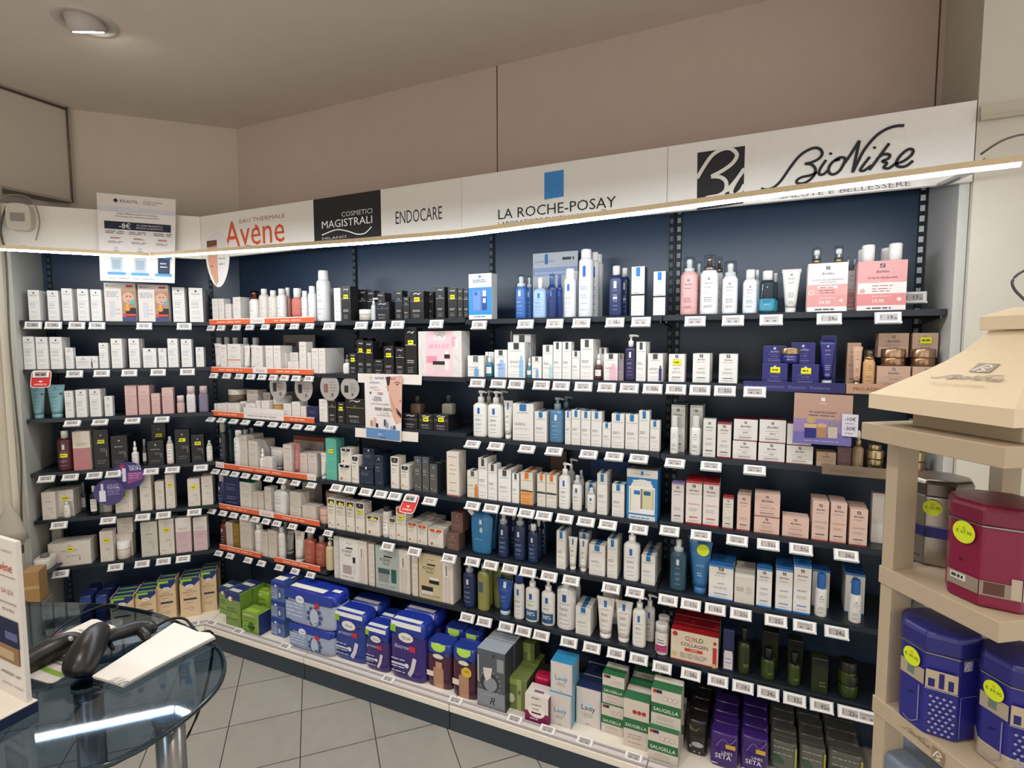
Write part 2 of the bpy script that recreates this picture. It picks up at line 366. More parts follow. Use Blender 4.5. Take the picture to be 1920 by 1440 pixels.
sign('sign_panel', 'widest white sign panel with black logo square and flowing script', FM, xs[4], xs[5], 'e3e1de',
     [('logo_square', srect([bk(78, 290), bk(467, 233), bk(452, 705), bk(72, 760)], INK)), ('logo_stroke', sst(S2, .0125, 'dddbd6')), ('script_lettering', sst(S1, .0085, INK)),
      ('tagline', stx('SALUTE E BELLESSERE', (1462, 376), (1707.6, 345.5), 366, '77797c'))])
# ---------------------------------------------------------------- LED light bars
BY, BZ = 1.658, 2.103
def light_bar(f, pts, label, arms):
    """pts: (x, z) along the bar, which sags a little between its hangers"""
    r = tag(empty('led_light_bar', f.w(pts[0][0], BY, BZ), f.yaw), label, 'light', 'light bars in front of the shelves'); x0 = pts[0][0]
    P = [(x - x0, z - BZ) for x, z in pts]
    hz = MB(); hz.loft([[(x, -.014, z), (x, .014, z), (x, .014, z + .015), (x, -.014, z + .015)] for x, z in reversed(P)], 'd8c4a0', True, False); hz.obj('housing', r)
    MB().loft([[(x, .0075 * math.cos(math.pi * k / 8), z - .0075 * math.sin(math.pi * k / 8)) for k in range(9)] for x, z in reversed(P)], 'ffffff/e').obj('diffuser', r)
    for x in arms:
        z = [P[i][1] + (P[i + 1][1] - P[i][1]) * (x - pts[i][0]) / (pts[i + 1][0] - pts[i][0]) for i in range(len(P) - 1) if pts[i][0] <= x <= pts[i + 1][0]][0]; x -= x0; e = 2.146 - BZ
        a = MB(); a.add([(x - .010, .014, z + .012), (x + .010, .014, z + .012), (x + .010, .36, e + .006), (x - .010, .36, e + .006), (x - .010, .014, z + .004), (x + .010, .014, z + .004), (x + .010, .36, e - .004), (x - .010, .36, e - .004)],
                        [[0, 1, 2, 3], [7, 6, 5, 4], [0, 4, 5, 1], [1, 5, 6, 2], [2, 6, 7, 3], [3, 7, 4, 0]], '9a9c9e/m'); a.obj('support_arm', r)
        c = MB(); c.box(x - .006, x + .006, -.015, .015, z + .014, z + .020, 'cfc8b8'); c.obj('clip', r)
BXC = cx(BY); lb = Vector((BXC, BY, 0)).dot(FL.ex)
_b = [FM.at(x, y, BY) for x, y in ((664, 455), (860, 439.5), (1191, 398), (1500, 357), (1800, 318), (1913, 304.5))]
light_bar(FM, [(BXC + .008, 2.101)] + [(x, z - .002) for x, z in _b], 'long glowing white light bar crossing below the brand signs', (-2.0, -.45, .47))
light_bar(FL, [(-1.31, 2.1045), (lb - .008, 2.101)], 'short glowing light bar in front of the angled shelving bay', (-1.2,))
wr = MB(); wr.tube(spline([(.46, 1.66, 2.127), (.50, 1.64, 2.15), (.56, 1.66, 2.155), (.7, 1.8, 2.14), (.8, 2.0, 2.13)]), .0025, '6a6a66')
tag(wr.obj('power_cable'), 'thin grey cable rising from the right end of the light bar', 'cable')
# ceiling spotlight
cl = tag(empty('ceiling_spotlight', (-2.55, 1.37, CEIL)), 'round white recessed spotlight switched on in the ceiling', 'light')
ring = MB(); ring.loft([[(r * math.cos(a * math.pi / 16), r * math.sin(a * math.pi / 16), z) for a in range(32)] for r, z in ((.112, 0), (.112, -.004), (.104, -.007), (.074, -.005), (.072, 0))], 'c4beb6', False); ring.obj('trim_ring', cl)
hd = MB(); T = Matrix.Translation((.012, -.012, .002)) @ Matrix.Rotation(math.radians(26), 4, Vector((1, .45, 0)).normalized())
hd.lathe([(.066, .03), (.066, -.04), (.062, -.046), (.056, -.044)], 'bdb6b0', seg=28).xf(T); hd.obj('lamp_head', cl)
MB().lathe([(.054, -.0445), (.054, -.047)], 'ffffff/E', seg=28).xf(T).obj('lens', cl)
_l = spot('ceiling_spotlight_beam', (-2.54, 1.33, 2.93), (-2.2, .5, 0), 22)
# ---------------------------------------------------------------- product shapes: each returns (root, print surface)
def ringe(rx, ry, z, n=20, cy=0, p=2.0):
    out = []
    for i in range(n):
        a = 2 * math.pi * i / n; c, s = math.cos(a), math.sin(a)
        out.append((rx * abs(c) ** (2 / p) * (1 if c >= 0 else -1), cy + ry * abs(s) ** (2 / p) * (1 if s >= 0 else -1), z))
    return out
def flat_surf(w, d, h, z0=0): return lambda u, v, k: ((u - .5) * w, -d / 2 - k, z0 + v * h)
def round_surf(w, d, h, z0=0, sp=2.1):
    def P(u, v, k):
        a = (u - .5) * sp; return (math.sin(a) * (w / 2 + k), -math.cos(a) * (d / 2 + k), z0 + v * h)
    return P
def sh_box(st, w, d, h):
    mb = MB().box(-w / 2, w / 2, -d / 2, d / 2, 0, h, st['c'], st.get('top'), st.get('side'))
    if d > .02 and h > .02: mb.box(-w / 2 + .0015, w / 2 - .0015, -d / 2 + .001, -d / 2 + .0016, h, h + .0004, 'b8b4ae')
    o = mb.obj(st['n']); return o, Print(flat_surf(w, d, h), w, h, d=d, top=h + .0004)
def prof_bottle(h, sh, nk): return [(.90, 0), (.98, .003), (1, .010), (1, h - sh), (.97, h - sh * .72), (.80, h - sh * .35), (nk, h)]
def bottle(st, w, d, hb, sh=.012, nk=.45, sq=2.0):
    mb = MB(); mb.loft([ringe(w / 2 * r, d / 2 * r, z, 20, 0, sq) for r, z in prof_bottle(hb, sh, nk)], st['c'])
    if st.get('fill'):           # visible liquid or lower colour
        mb.loft([ringe(w / 2 * r * 1.004, d / 2 * r * 1.004, z, 20, 0, sq) for r, z in ((.9, .001), (1, .010), (1, hb * st.get('fl', .4)))], st['fill'])
    o = mb.obj(st['n'])
    if sq > 3: return o, Print(flat_surf(w * .9, d, hb - sh - .012, .012), w * .9, hb - sh - .012)
    return o, Print(round_surf(w, d, hb - sh - .012, .012), w, hb - sh - .012, True)
def sh_bottle(st, w, d, h):
    ch = h * st.get('cap', .16); hb = h - ch; cw = w * st.get('cw', .55)
    o, p = bottle(st, w, d, hb, min(.02, hb * .15), st.get('cw', .55) * .9, st.get('sq', 2.0))
    cd_ = min(cw, d * .95)
    MB().lathe([(.5, hb - .003), (.5, h - .002), (.46, h)], st.get('cc', 'e8e8e6'), cw, cd_).obj('cap', o); return o, p
def sh_can(st, w, d, h):
    ch = h * st.get('cap', .16); hb = h - ch; sh = w * .35
    mb = MB(); mb.lathe([(.47, 0), (.5, .004), (.5, hb - sh), (.49, hb - sh * .6), (.43, hb - sh * .22), (.36, hb)], st['c'], w, w, seg=22); o = mb.obj(st['n'])
    MB().lathe([(.34, hb - .002), (.36, hb + .004), (.35, h - .004), (.32, h)], st.get('cc', 'efefee'), w, w).obj('cap', o)
    return o, Print(round_surf(w, w, hb - sh - .01, .008), w, hb - sh - .01, True)
def sh_pump(st, w, d, h):
    ph = min(.06, h * .26); hb = h - ph; sq = st.get('sq', 2.0)
    o, p = bottle(st, w, d, hb, .016, .42, sq); k = st.get('cc', 'ececea'); r = min(w * .23, .014)
    pm = MB(); pm.lathe([(r, hb - .002), (r, hb + ph * .42), (r * .8, hb + ph * .48)], k); pm.lathe([(r * .42, hb + ph * .4), (r * .42, hb + ph * .82)], k)
    pm.lathe([(r * .8, hb + ph * .78), (r * .85, hb + ph * .95), (r * .6, h)], k); sx = st.get('nz', 1)
    pm.tube([(0, -.002, hb + ph * .88), (sx * .016, -.004, hb + ph * .9), (sx * .030, -.006, hb + ph * .84)], [.005, .0045, .0035], k)
    pm.obj('pump', o); return o, p
def sh_foam(st, w, d, h):
    ch = h * st.get('cap', .26); hb = h - ch; o, p = bottle(st, w, d, hb, .014, .8, st.get('sq', 2.0)); k = st.get('cc', 'f0f0ee')
    r = min(w * .40, .02); pm = MB(); pm.lathe([(r * .9, hb - .002), (r * .9, hb + ch * .25), (r * .45, hb + ch * .3), (r * .5, hb + ch * .8), (r * .3, hb + ch * .86)], k)
    pm.tube([(0, 0, hb + ch * .7), (0, -r * .7, hb + ch * .68)], .004, k); pm.obj('pump', o)
    MB().lathe([(r * 1.06, hb + .002), (r * 1.04, h - .003), (r * .9, h)], st.get('oc', 'eef2f4/c')).obj('overcap', o); return o, p
def sh_tube(st, w, d, h):
    ch = h * st.get('cap', .13); mb = MB(); R = []; n = 9; base = st.get('bw', .66)
    for i in range(n):
        t = i / (n - 1); R.append(ringe(w / 2 * (base + (1 - base) * t), max(.0025, d / 2 * base * (1 - t) ** .7 * 1.25), ch + (h - ch) * t))
    mb.loft(R, st['c']); mb.box(-w / 2, w / 2, -.002, .002, h - .012, h, st.get('crimp', st['c']))
    o = mb.obj(st['n']); MB().lathe([(base * .46, 0), (base * .48, .003), (base * .48, ch)], st.get('cc', st['c']), w, min(w, d * 1.25)).obj('cap', o)
    def P(u, v, k):
        t = v; rx = w / 2 * (base + (1 - base) * t); ry = max(.0025, d / 2 * base * (1 - t) ** .7 * 1.25); x = (u - .5) * 2 * rx * .92
        return (x, -ry * math.sqrt(max(0, 1 - (x / rx) ** 2)) - k - .0004, ch + (h - ch) * t * .985)
    return o, Print(P, w * .9, h - ch, True)
def sh_jar(st, w, d, h):
    lh = h * st.get('cap', .42); hb = h - lh; mb = MB(); mb.lathe([(.46, 0), (.5, .004), (.5, hb * .85), (.46, hb)], st['c'], w, w, seg=24); o = mb.obj(st['n'])
    MB().lathe([(.5, hb - .001), (.505, hb + .003), (.505, h - .003), (.48, h)], st.get('cc', 'eeecea'), w, w, seg=24).obj('lid', o)
    return o, Print(round_surf(w, w, hb, .002), w, hb, True)
def sh_drop(st, w, d, h):
    ch = h * .42; hb = h - ch; o, p = bottle(st, w, w, hb, .012, .45); k = st.get('cc', 'eeeeec'); r = w * .26
    cp = MB(); cp.lathe([(r, hb - .002), (r, hb + ch * .4), (r * .85, hb + ch * .42)], st.get('col', k)); cp.lathe([(r * .55, hb + ch * .4), (r * .7, hb + ch * .7), (r * .55, h - .004), (r * .2, h)], k)
    cp.obj('dropper_cap', o); return o, p
def sh_pack(st, w, d, h):
    R = []; q = 4.5
    for t, s in ((0, .93), (.03, .985), (.12, 1.0), (.5, 1.015), (.86, 1.0), (.95, .97), (1, .90)): R.append(ringe(w / 2 * s, d / 2 * s, h * t, 28, 0, q))
    mb = MB().loft(R, st['c'])
    if st.get('cap2'):
        t0 = st.get('ct', .78)
        mb.loft([ringe(w / 2 * s * 1.006, d / 2 * s * 1.006, h * t + (.0006 if t == 1 else 0), 28, 0, q) for t, s in ((t0, 1.005), (.86, 1.0), (.95, .97), (1, .90))], st['cap2'])
    o = mb.obj(st['n']); p = Print(lambda u, v, k: ((u - .5) * w * .96, -d / 2 * (1.015 - .06 * abs(2 * v - 1) ** 6) * (1 - .03 * abs(2 * u - 1) ** 4) - k - .001, v * h), w * .96, h, True, d=d * .86, top=h + .001); p.nu = 4
    return o, p
def sh_pouch(st, w, d, h):
    R = []
    for t, sx, sy in ((0, .80, .9), (.05, .86, 1), (.4, .95, .85), (.7, 1, .5), (.88, 1, .16), (.9, .97, .05), (1, .55, .04)): R.append(ringe(w / 2 * sx, d / 2 * sy, h * t, 20, 0, 2.6))
    o = MB().loft(R, st['c']).obj(st['n'])
    sp = MB(); a = math.radians(48); x0, z0 = -w * .40, h * .92
    sp.tube([(x0, 0, z0), (x0 - math.sin(a) * .028, 0, z0 + math.cos(a) * .028)], .011, 'e4e4e2', 12); sp.obj('spout_cap', o)
    p = Print(lambda u, v, k: ((u - .5) * w * .8, -d / 2 * (.98 - .55 * v) - k - .002, v * h * .85), w * .8, h * .85); return o, p
def sh_twin(st, w, d, h):
    """two bottles shrink-wrapped as one printed pack"""
    hb = h * .74; o = MB().loft([ringe(w / 2 * s, d / 2 * s, hb * t, 28, 0, 7) for t, s in ((0, .97), (.02, 1), (.98, 1), (1, .97))], st['c']).obj(st['n'])
    for sx in (-1, 1):
        x = sx * w * .27; c = MB(); r = w * .105
        if st.get('pumps'):
            c.lathe([(r, hb), (r, hb + .018)], 'b8a888/m', cx=x); c.lathe([(r * .35, hb + .018), (r * .35, h - .022)], 'f2f2f0', cx=x); c.lathe([(r * .7, h - .026), (r * .75, h - .012), (r * .5, h - .008)], 'f2f2f0', cx=x)
            c.obj('pump', o); MB().lathe([(r * 1.08, hb + .001), (r * 1.06, h - .002), (r * .9, h)], 'eef2f4/c', cx=x).obj('overcap', o)
        else: c.lathe([(r * 1.25, hb), (r * 1.28, h - .004), (r * 1.1, h)], 'f0efec', cx=x).obj('cap', o)
    p = Print(flat_surf(w * .96, d, hb), w * .96, hb); return o, p
def sh_card(st, w, d, h):
    o = MB().box(-w / 2, w / 2, 0, .004, 0, h, st['c']).obj(st['n']); return o, Print(lambda u, v, k: ((u - .5) * w, -k, v * h), w, h)
def sh_kit(st, w, d, h):
    """gift carton with a recessed window"""
    mb = MB().box(-w / 2, w / 2, -d / 2, d / 2, 0, h, st['c'], st.get('top'), st.get('side')); o = mb.obj(st['n']); return o, Print(flat_surf(w, d, h), w, h, d=d, top=h)
SHAPE = {k[3:]: v for k, v in list(globals().items()) if k.startswith('sh_')}
# ---------------------------------------------------------------- printed artwork
G1, G2, DK = '8d8f96', 'b4b5b8', '2c2d34'
def a_rila(p, n=0):
    p.dia(.5, .90, .10 if p.h > p.w else .05, DK); p.txt('RILASTIL', .5, .80, .045, '3c3e48', .62); p.rect(.12, .84, .62, .626, G1)
    p.bars(.14, .70, (.55, .50, .42), .016, G1); p.bars(.14, .8, (.3, .25, .12), .012, G2)
def a_rilw(p):
    p.dia(.33, .84, .035, DK); p.txt('RILASTIL', .33, .68, .08, '3c3e48', .3); p.bars(.08, .6, (.55, .45, .3), .03, G1)
    p.rect(.70, .76, .05, .55, DK); p.rect(.715, .745, .55, .8, DK); p.bars(.8, .95, (.6, .5), .03, G1)
def a_rk(p):
    p.rect(.54, 1, 0, .84, 'a98470'); p.ell(.76, .62, .19, 'cfa48c', 1.15); p.rect(.54, 1, .80, .86, 'b98d70'); p.ell(.72, .66, .025, '3a2a22'); p.ell(.83, .66, .025, '3a2a22'); p.ell(.77, .53, .05, 'c4716a', .5)
    p.poly([(.80, .52), (.90, .58), (.97, .50), (.88, .44)], '4fb0b4'); p.rect(.66, 1, 0, .36, '2b2a33'); p.ell(.72, .33, .085, 'e8972a'); p.ell(.72, .42, .05, 'f0a53a'); p.rect(.56, .98, .14, .20, 'd2483e'); p.rect(.54, 1, 0, .12, '4b4f78')
    p.rect(.70, .92, .90, .95, 'c8452f'); p.dia(.10, .93, .035, DK); p.txt('RILASTIL', .28, .91, .03, '3c3e48', .25); p.bars(.06, .5, (.76, .72, .68, .64), .014, G1); p.rect(.16, .32, .12, .52, 'c9c9d2'); p.bars(.36, .5, (.3, .2), .014, G1)
def a_teal(p):
    p.ell(.46, .9, .05, '24596a'); p.txt('RILASTIL', .5, .82, .035, '27606e', .5); p.bars(.22, .7, (.68, .6, .56, .45, .35, .2), .014, '3d8290'); p.ell(.86, .70, .11, '274650', .6)
def a_two(lo, v=.66, ink='a98c88'):
    def f(p): p.rect(0, 1, v, v + .012, ink); p.rect(0, 1, 0, v, lo); p.bars(.2, .8, (v + .12, v + .08), .012, ink); p.bars(.2, .75, (.5, .46, .4, .2), .012, ink)
    return f
def a_plain(ink=G1, logo=None):
    def f(p):
        if logo: p.dia(.5, .84, .07, logo)
        p.bars(.18, .82, (.72, .62, .56, .34, .28, .16), .014, ink)
    return f
def a_mir(logo='c9b7a6'):
    def f(p): p.dia(.5, .85, .06, logo); p.dia(.5, .78, .04, logo); p.bars(.3, .75, (.64,), .02, '8f8780'); p.bars(.4, .8, (.42, .38), .012, '9c948c'); p.rect(.72, .74, .2, .32, '6c655f'); p.bars(.15, .5, (.12,), .012, '9c948c')
    return f
def a_blk(p):
    p.dia(.5, .86, .07, 'b9b9b9'); p.bars(.2, .8, (.66,), .016, 'c8c8c8'); p.bars(.45, .85, (.5, .45), .012, 'a0a0a0'); p.rect(.84, .86, .32, .5, 'c0c0c0'); p.bars(.2, .8, (.2, .14), .012, '8a8a8a')
def a_ave(acc=None):
    def f(p):
        p.txt('Avène', .5, .84, .07, 'c9837a', .62); p.bars(.2, .8, (.74, .56, .5), .014, 'b0a8a2'); p.bars(.2, .7, (.36, .3, .14), .012, 'c4bdb6')
        if acc: p.rect(0, 1, .40, .43, acc)
    return f
def a_mag(line='c9c9c9', w=0):
    def f(p):
        p.stroke(spline([(.24, .885), (.38, .93), (.55, .90), (.64, .885), (.78, .935)], 3), .035, 'e6e6e6'); p.txt('MAGISTRALI', .5, .90, .03, 'dddddd', .55)
        p.rect(.04, .96, .64, .652, line); p.txt('PRO', .5, .69, .04, 'cfcfcf', .4); p.bars(.2, .8, (.31, .27), .018, 'bdbdbd'); p.bars(.24, .76, (.16, .11, .07), .014, '9a9a9a')
    return f
def a_magw(p): p.txt('MAGISTRALI', .5, .88, .03, '77777a', .7); p.bars(.2, .8, (.6, .5, .3, .12), .014, '8f8f92')
def a_end(col, ink='8a857d', dot='b8683f', stk=False):
    def f(p):
        p.poly([(.10, .97), (.90, .97), (.90, .86), (.78, .81), (.22, .81), (.10, .86)], col); p.dia(.5, .915, .07, 'f0f0f0'); p.txt('ENDOCARE', .5, .855, .02, 'dcdcdc', .5)
        p.bars(.15, .85, (.72,), .026, '5c5852'); p.bars(.15, .7, (.62, .58, .5), .012, ink); p.ell(.24, .16, .09, dot); p.bars(.5, .85, (.12,), .012, ink)
        if stk: p.rect(.3, .8, .82, .9, 'e6e02c')
    return f
def a_lrp(col='2f6fb4', sub='55585e', pic=None, band=None, top=True):
    def f(p):
        if top: p.top(.34, .66, col)
        p.rect(.34, .66, .80 if p.h > 1.6 * p.w else .70, .985, col); y = .74 if p.h > 1.6 * p.w else .62
        p.txt('LA ROCHE-POSAY', .5, y, .03, sub, .84); p.bars(.12, .7, (.46, .42), .014, '77787c'); p.bars(.12, .85, (.33, .3, .16, .08), .009, G2)
        if band: p.rect(0, 1, .40, .44, band)
        if pic: pic(p)
    return f
def pic_bottle(c, u=.70, h=.55, r=.18, v0=.02):
    def f(p): p.rect(u - r, u + r, v0, v0 + h * .8, c); p.rect(u - r * .5, u + r * .5, v0 + h * .8, v0 + h, c)
    return f
def l_lrp(sq='2f6fb4', ink='55585e', band=None, txt=None):
    def f(p):
        p.rect(.40, .60, .74, .95, sq); p.txt('LA ROCHE-POSAY', .5, .66, .028, ink, .6); p.bars(.24, .72, (.54, .5), .014, ink); p.bars(.24, .76, (.38, .34, .22, .1), .01, ink)
        if band: p.rect(0.02, .98, .0, .36, band)
        if txt: p.txt(txt, .5, .16, .14, 'f4f4f2', .6)
    return f
def biol(p, u, v, s, ink='26262a'):
    a = s * p.w / p.h; p.rect(u - s / 2, u + s / 2, v, v + a, ink); p.stroke(spline([(u - s * .4, v + a * .15), (u, v + a * .85), (u + s * .3, v + a * .6), (u - s * .1, v + a * .45), (u + s * .2, v + a * .2), (u - s * .15, v + a * .1)], 2), s * .1, 'dcd8d2')
def a_bio(ink='3a3a40', name=None, bar=None, edge=None, top=None, nc='6c6d73'):
    def f(p):
        tall = p.h > 1.25 * p.w; s = .20 if tall else .10; v = .86 if tall else .80; biol(p, .5, v, s, ink)
        p.txt('BioNike', .5, v - (.09 if tall else .17), .055 if tall else .10, ink, .56, .4); p.bars(.22, .78, ((v - .16,) if tall else (.5,)), .012, G1)
        if name: p.txt(name, .5, .46 if tall else .36, .04 if tall else .07, nc, .74)
        p.bars(.2, .8, (.36, .32) if tall else (.26,), .010, G1); p.rect(.22, .76, .155, .175, bar or ink); p.bars(.2, .8, (.08,), .010, G1)
        if edge: p.rect(0, 1, 0, .035, edge)
        if top: p.rect(0, 1, .965, 1, top); p.top(0, 1, top)
    return f
def l_bio(ink='3a3a40', name=None):
    def f(p):
        biol(p, .5, .84, .12, ink); p.txt('BioNike', .5, .74, .06, ink, .4, .4); p.bars(.3, .7, (.64,), .012, ink); p.bars(.26, .74, (.36, .31, .26, .14, .1), .012, ink)
        if name: p.txt(name, .5, .48, .04, 'b9b9bd', .5)
    return f
def a_twin(hd, c1, c2, t1, t2, price, ink):
    def f(p):
        p.rect(0, 1, .56, 1, c1); p.rect(0, 1, .34, .56, hd); p.rect(0, 1, .10, .34, c2); p.rect(0, 1, 0, .10, 'ece6e4'); biol(p, .5, .86, .10, '33333a'); p.txt('BioNike', .5, .76, .05, '3c3c44', .36, .4)
        p.txt(t1, .5, .64, .042, ink, .8)
        if t2: p.txt(t2, .5, .585, .036, ink, .5)
        p.rect(.25, .75, .48, .53, 'f2dedb' if hd != 'f2dedb' else 'd99a98'); p.bars(.3, .72, (.49, .43, .38), .016, '9a6a6c'); p.bars(.3, .7, (.28,), .014, 'f3d6d3')
        p.txt(price, .44, .16, .07, 'fbf3f0', .4); p.ell(.10, .40, .075, 'f0e4e2'); p.ell(.10, .40, .06, 'd8a7a4'); p.ell(.86, .22, .05, 'ead0cc'); p.bars(.2, .8, (.035,), .026, '55555a')
    return f
def a_kit(p):
    p.rect(0, 1, .10, .70, '2f8fdc'); p.rect(.14, .86, .17, .67, '5a82c4'); p.rect(.20, .50, .20, .62, '6e93d2'); p.rect(.26, .38, .53, .6, '2a62bd'); p.rect(.58, .80, .2, .5, '27508c'); p.rect(.62, .76, .5, .63, 'dfe6ee'); p.rect(.63, .75, .36, .46, 'e8eef4')
    p.txt('LA ROCHE-POSAY', .5, .92, .022, '3a3a40', .7); p.rect(.46, .54, .91, .96, '2f6fb4'); p.bars(.2, .8, (.85, .81), .018, '4a6ea0'); p.bars(.25, .75, (.05,), .02, '4a6ea0')
def a_kit2(p):
    p.rect(0, 1, .84, 1, 'd4d2cc'); p.txt('LA ROCHE-POSAY', .5, .90, .03, '3a3a40', .7); p.rect(.46, .54, .89, .97, '2f6fb4'); p.bars(.2, .85, (.76,), .03, 'cfe0f2')
    p.rect(.08, .92, .12, .66, 'e2e2dd'); p.ell(.5, .66, .36, 'e2e2dd', .7); p.rect(.12, .88, .15, .62, '7b7a6a'); p.rect(.14, .46, .15, .62, 'dcd9d0'); p.rect(.52, .86, .2, .62, 'c9c3a2'); p.rect(.24, .44, .50, .58, '2f6fa4'); p.rect(.56, .78, .50, .58, '2a5a80'); p.rect(.4, .9, .12, .22, 'dfe2e4'); p.rect(.08, .94, .0, .09, 'cfd6dc'); p.bars(.14, .85, (.03,), .02, '5a6a78')
def a_skin(p):
    p.rect(.18, .80, 0, 1, 'e8c3cb'); p.rect(.36, .64, .80, .97, 'd9d2d0'); p.stroke(spline([(.42, .88), (.5, .92), (.56, .88), (.6, .92)], 3), .01, '55555a'); p.txt('SKIN KIT', .49, .62, .10, 'd9879a', .60)
    p.rect(.19, .44, .30, .45, 'df8fa2'); p.rect(.34, .62, .26, .34, '2a2527'); p.rect(.36, .60, .10, .26, 'd7c6c4'); p.rect(.62, .72, .14, .36, 'e4dcda'); p.rect(.61, .74, .40, .49, '2a2527'); p.rect(.64, .70, .50, .57, 'e6e2e0')
    p.rect(.78, .88, .66, .88, 'e3a9b3'); p.rect(.86, .93, .62, .82, 'eae5e2'); p.stroke([(.83, .5), (.9, .40), (.97, .33)], .006, 'b5b0aa'); p.stroke([(.05, .9), (.1, .7), (.04, .5), (.12, .2)], .006, 'c2bdb6'); p.stroke([(.84, .2), (.9, .1), (.97, .06)], .006, 'b5b0aa')
def a_duo(c, ink, pics):
    def f(p):
        p.rect(.16, .75, 0, 1, c); p.rect(.15, .175, 0, 1, ink); p.top(.15, .175, ink); p.top(.175, .75, '8d938f'); p.stroke(spline([(.38, .87), (.44, .90), (.5, .87), (.56, .90)], 3), .01, '77777a'); p.rect(.38, .58, .755, .79, '2b2b2e')
        p.txt('ICONIC', .42, .66, .066, '1f1f22', .42); p.txt('DUO', .44, .575, .06, '4a4a4c', .24)
        for q in pics: q(p)
        p.rect(.79, .90, .58, .84, 'e3ded8'); p.rect(.83, .87, .6, .82, '8d857d'); p.bars(.25, .7, (.08,), .014, '8a8a88')
        for i in range(7):
            for j in range(2): p.ell(.05 + j * .06, .08 + i * .14, .02, 'cfc5bc'); p.ell(.82 + j * .08, .05 + i * .08, .022, 'cfc5bc')
    return f
def q_r(a, b, c, d, k): return lambda p: p.rect(a, b, c, d, k)
def a_gold(p):
    p.rect(0, 1, .0, .03, 'b8343a'); p.top(0, 1, 'b3202a'); p.txt('GOLD', .5, .72, .15, '4a3f38', .6); p.ell(.44, .77, .06, 'd8a48e'); p.txt('COLLAGEN', .5, .52, .12, '4a3f38', .72); p.rect(.30, .68, .36, .46, 'c03a36'); p.txt('FORTE', .49, .385, .05, 'f0e2d8', .3)
    p.bars(.2, .8, (.26, .2, .14), .022, '8d857d'); p.ell(.09, .88, .055, 'b8343a'); p.rect(.89, .97, .10, .66, 'b8343a'); p.rect(.9, .96, .75, .85, 'b8343a'); p.ell(.08, .22, .05, 'c8b272'); p.ell(.92, .06, .05, 'c8b272')
def a_saug(p):
    p.rect(0, 1, .34, .62, '2f6b42'); p.txt('SAUGELLA', .5, .40, .13, 'f0f0ea', .84); p.bars(.2, .8, (.24, .18, .08), .02, 'b0a79c')
    for u in (.48, .64, .8): p.ell(u, .78, .07, 'b58f78'); p.ell(u, .78, .055, 'dcd5cb')
    p.top(0, 1, '2f6b42', .0, .55); p.rect(.06, .36, .90, .99, '2d2f48'); p.rect(.06, .18, .9, .99, 'a83a36')
def a_saug3(p):
    p.rect(0, 1, .38, .60, '2f6b42'); p.txt('SAUGELLA', .5, .43, .10, 'f0f0ea', .84); p.bars(.2, .8, (.26, .2, .1), .02, 'b59a8e')
    for u in (.44, .62, .8): p.ell(u, .76, .085, 'b03234')
    p.top(0, 1, '3a7550', .0, .6)
def a_lady(c):
    def f(p): p.txt('Lady', .5, .42, .19, c, .56); p.ell(.5, .55, .13, 'b9d4e4', .6); p.bars(.3, .72, (.32, .28, .24), .016, 'a8a49e'); p.bars(.4, .6, (.05,), .016, '7a7a7a'); p.stroke(spline([(0, 1), (.05, .5), (0, 0)], 4), .02, '8fb8cc'); p.stroke(spline([(1, 1), (.95, .5), (1, 0)], 4), .02, '8fb8cc')
    return f
def a_plady(p):
    p.rect(0, 1, 0, .42, '7c2150'); p.ell(.5, .44, .36, 'ece4dd', .7); p.txt('pregnant', .5, .66, .07, '4a2238', .5, .1); p.txt('Lady', .46, .50, .10, '4a2238', .4, .2); p.rect(.28, .70, .36, .42, '5a1c3c'); p.bars(.22, .6, (.15,), .05, 'd8b8c8'); p.bars(.3, .7, (.9,), .04, '8a5a70'); p.top(.3, .7, '8a5a70', .3, .45)
def a_tenas(t):
    def f(p):
        p.ell(.5, .74, .22, 'e4e2dc', .55); p.txt('TENA', .5, .705, .055, '24407c', .3); p.rect(.06, .94, .90, .985, 'e4e6e4'); p.rect(.04, .20, .80, .92, '8cbe2c'); p.top(.1, .9, 'dfe1de', .02, .3)
        if t: p.txt(t, .40, .54, .075, 'c8cbe4', .62)
        p.rect(.6, .78, .52, .62, 'c0304a'); p.rect(.06, .52, .24, .28, 'c9c9d8'); p.bars(.06, .5, (.33, .2, .12), .02, 'c9c9d8'); p.stroke(spline([(.58, .10), (.68, .22), (.72, .32), (.76, .42)], 4), .11, 'd6cfd6'); p.ell(.52, .26, .06, 'dcdce4')
    return f
def a_tpack(p):
    p.rect(0, 1, .74, 1, '2b3f96'); p.ell(.34, .76, .09, 'dde2ea', .7); p.txt('TENA', .34, .74, .05, '2b3f96', .12); p.bars(.05, .45, (.58, .48, .36, .24), .03, 'd3d8e2'); p.rect(.02, .45, .1, .66, '93a3c6')
    for i in range(9): p.ell(.64 + .13 * math.cos(i * .7), .36 + .24 * math.sin(i * .7), .035, '3c5690')
    p.ell(.64, .34, .09, 'b9c2d6', 1.6); p.ell(.70, .70, .05, 'b8344a'); p.top(.05, .75, 'dfe6d2', .12, .42); p.top(.06, .72, 'f0f2ec', .17, .36); p.top(.82, .98, 'ecece6', .4, .6)
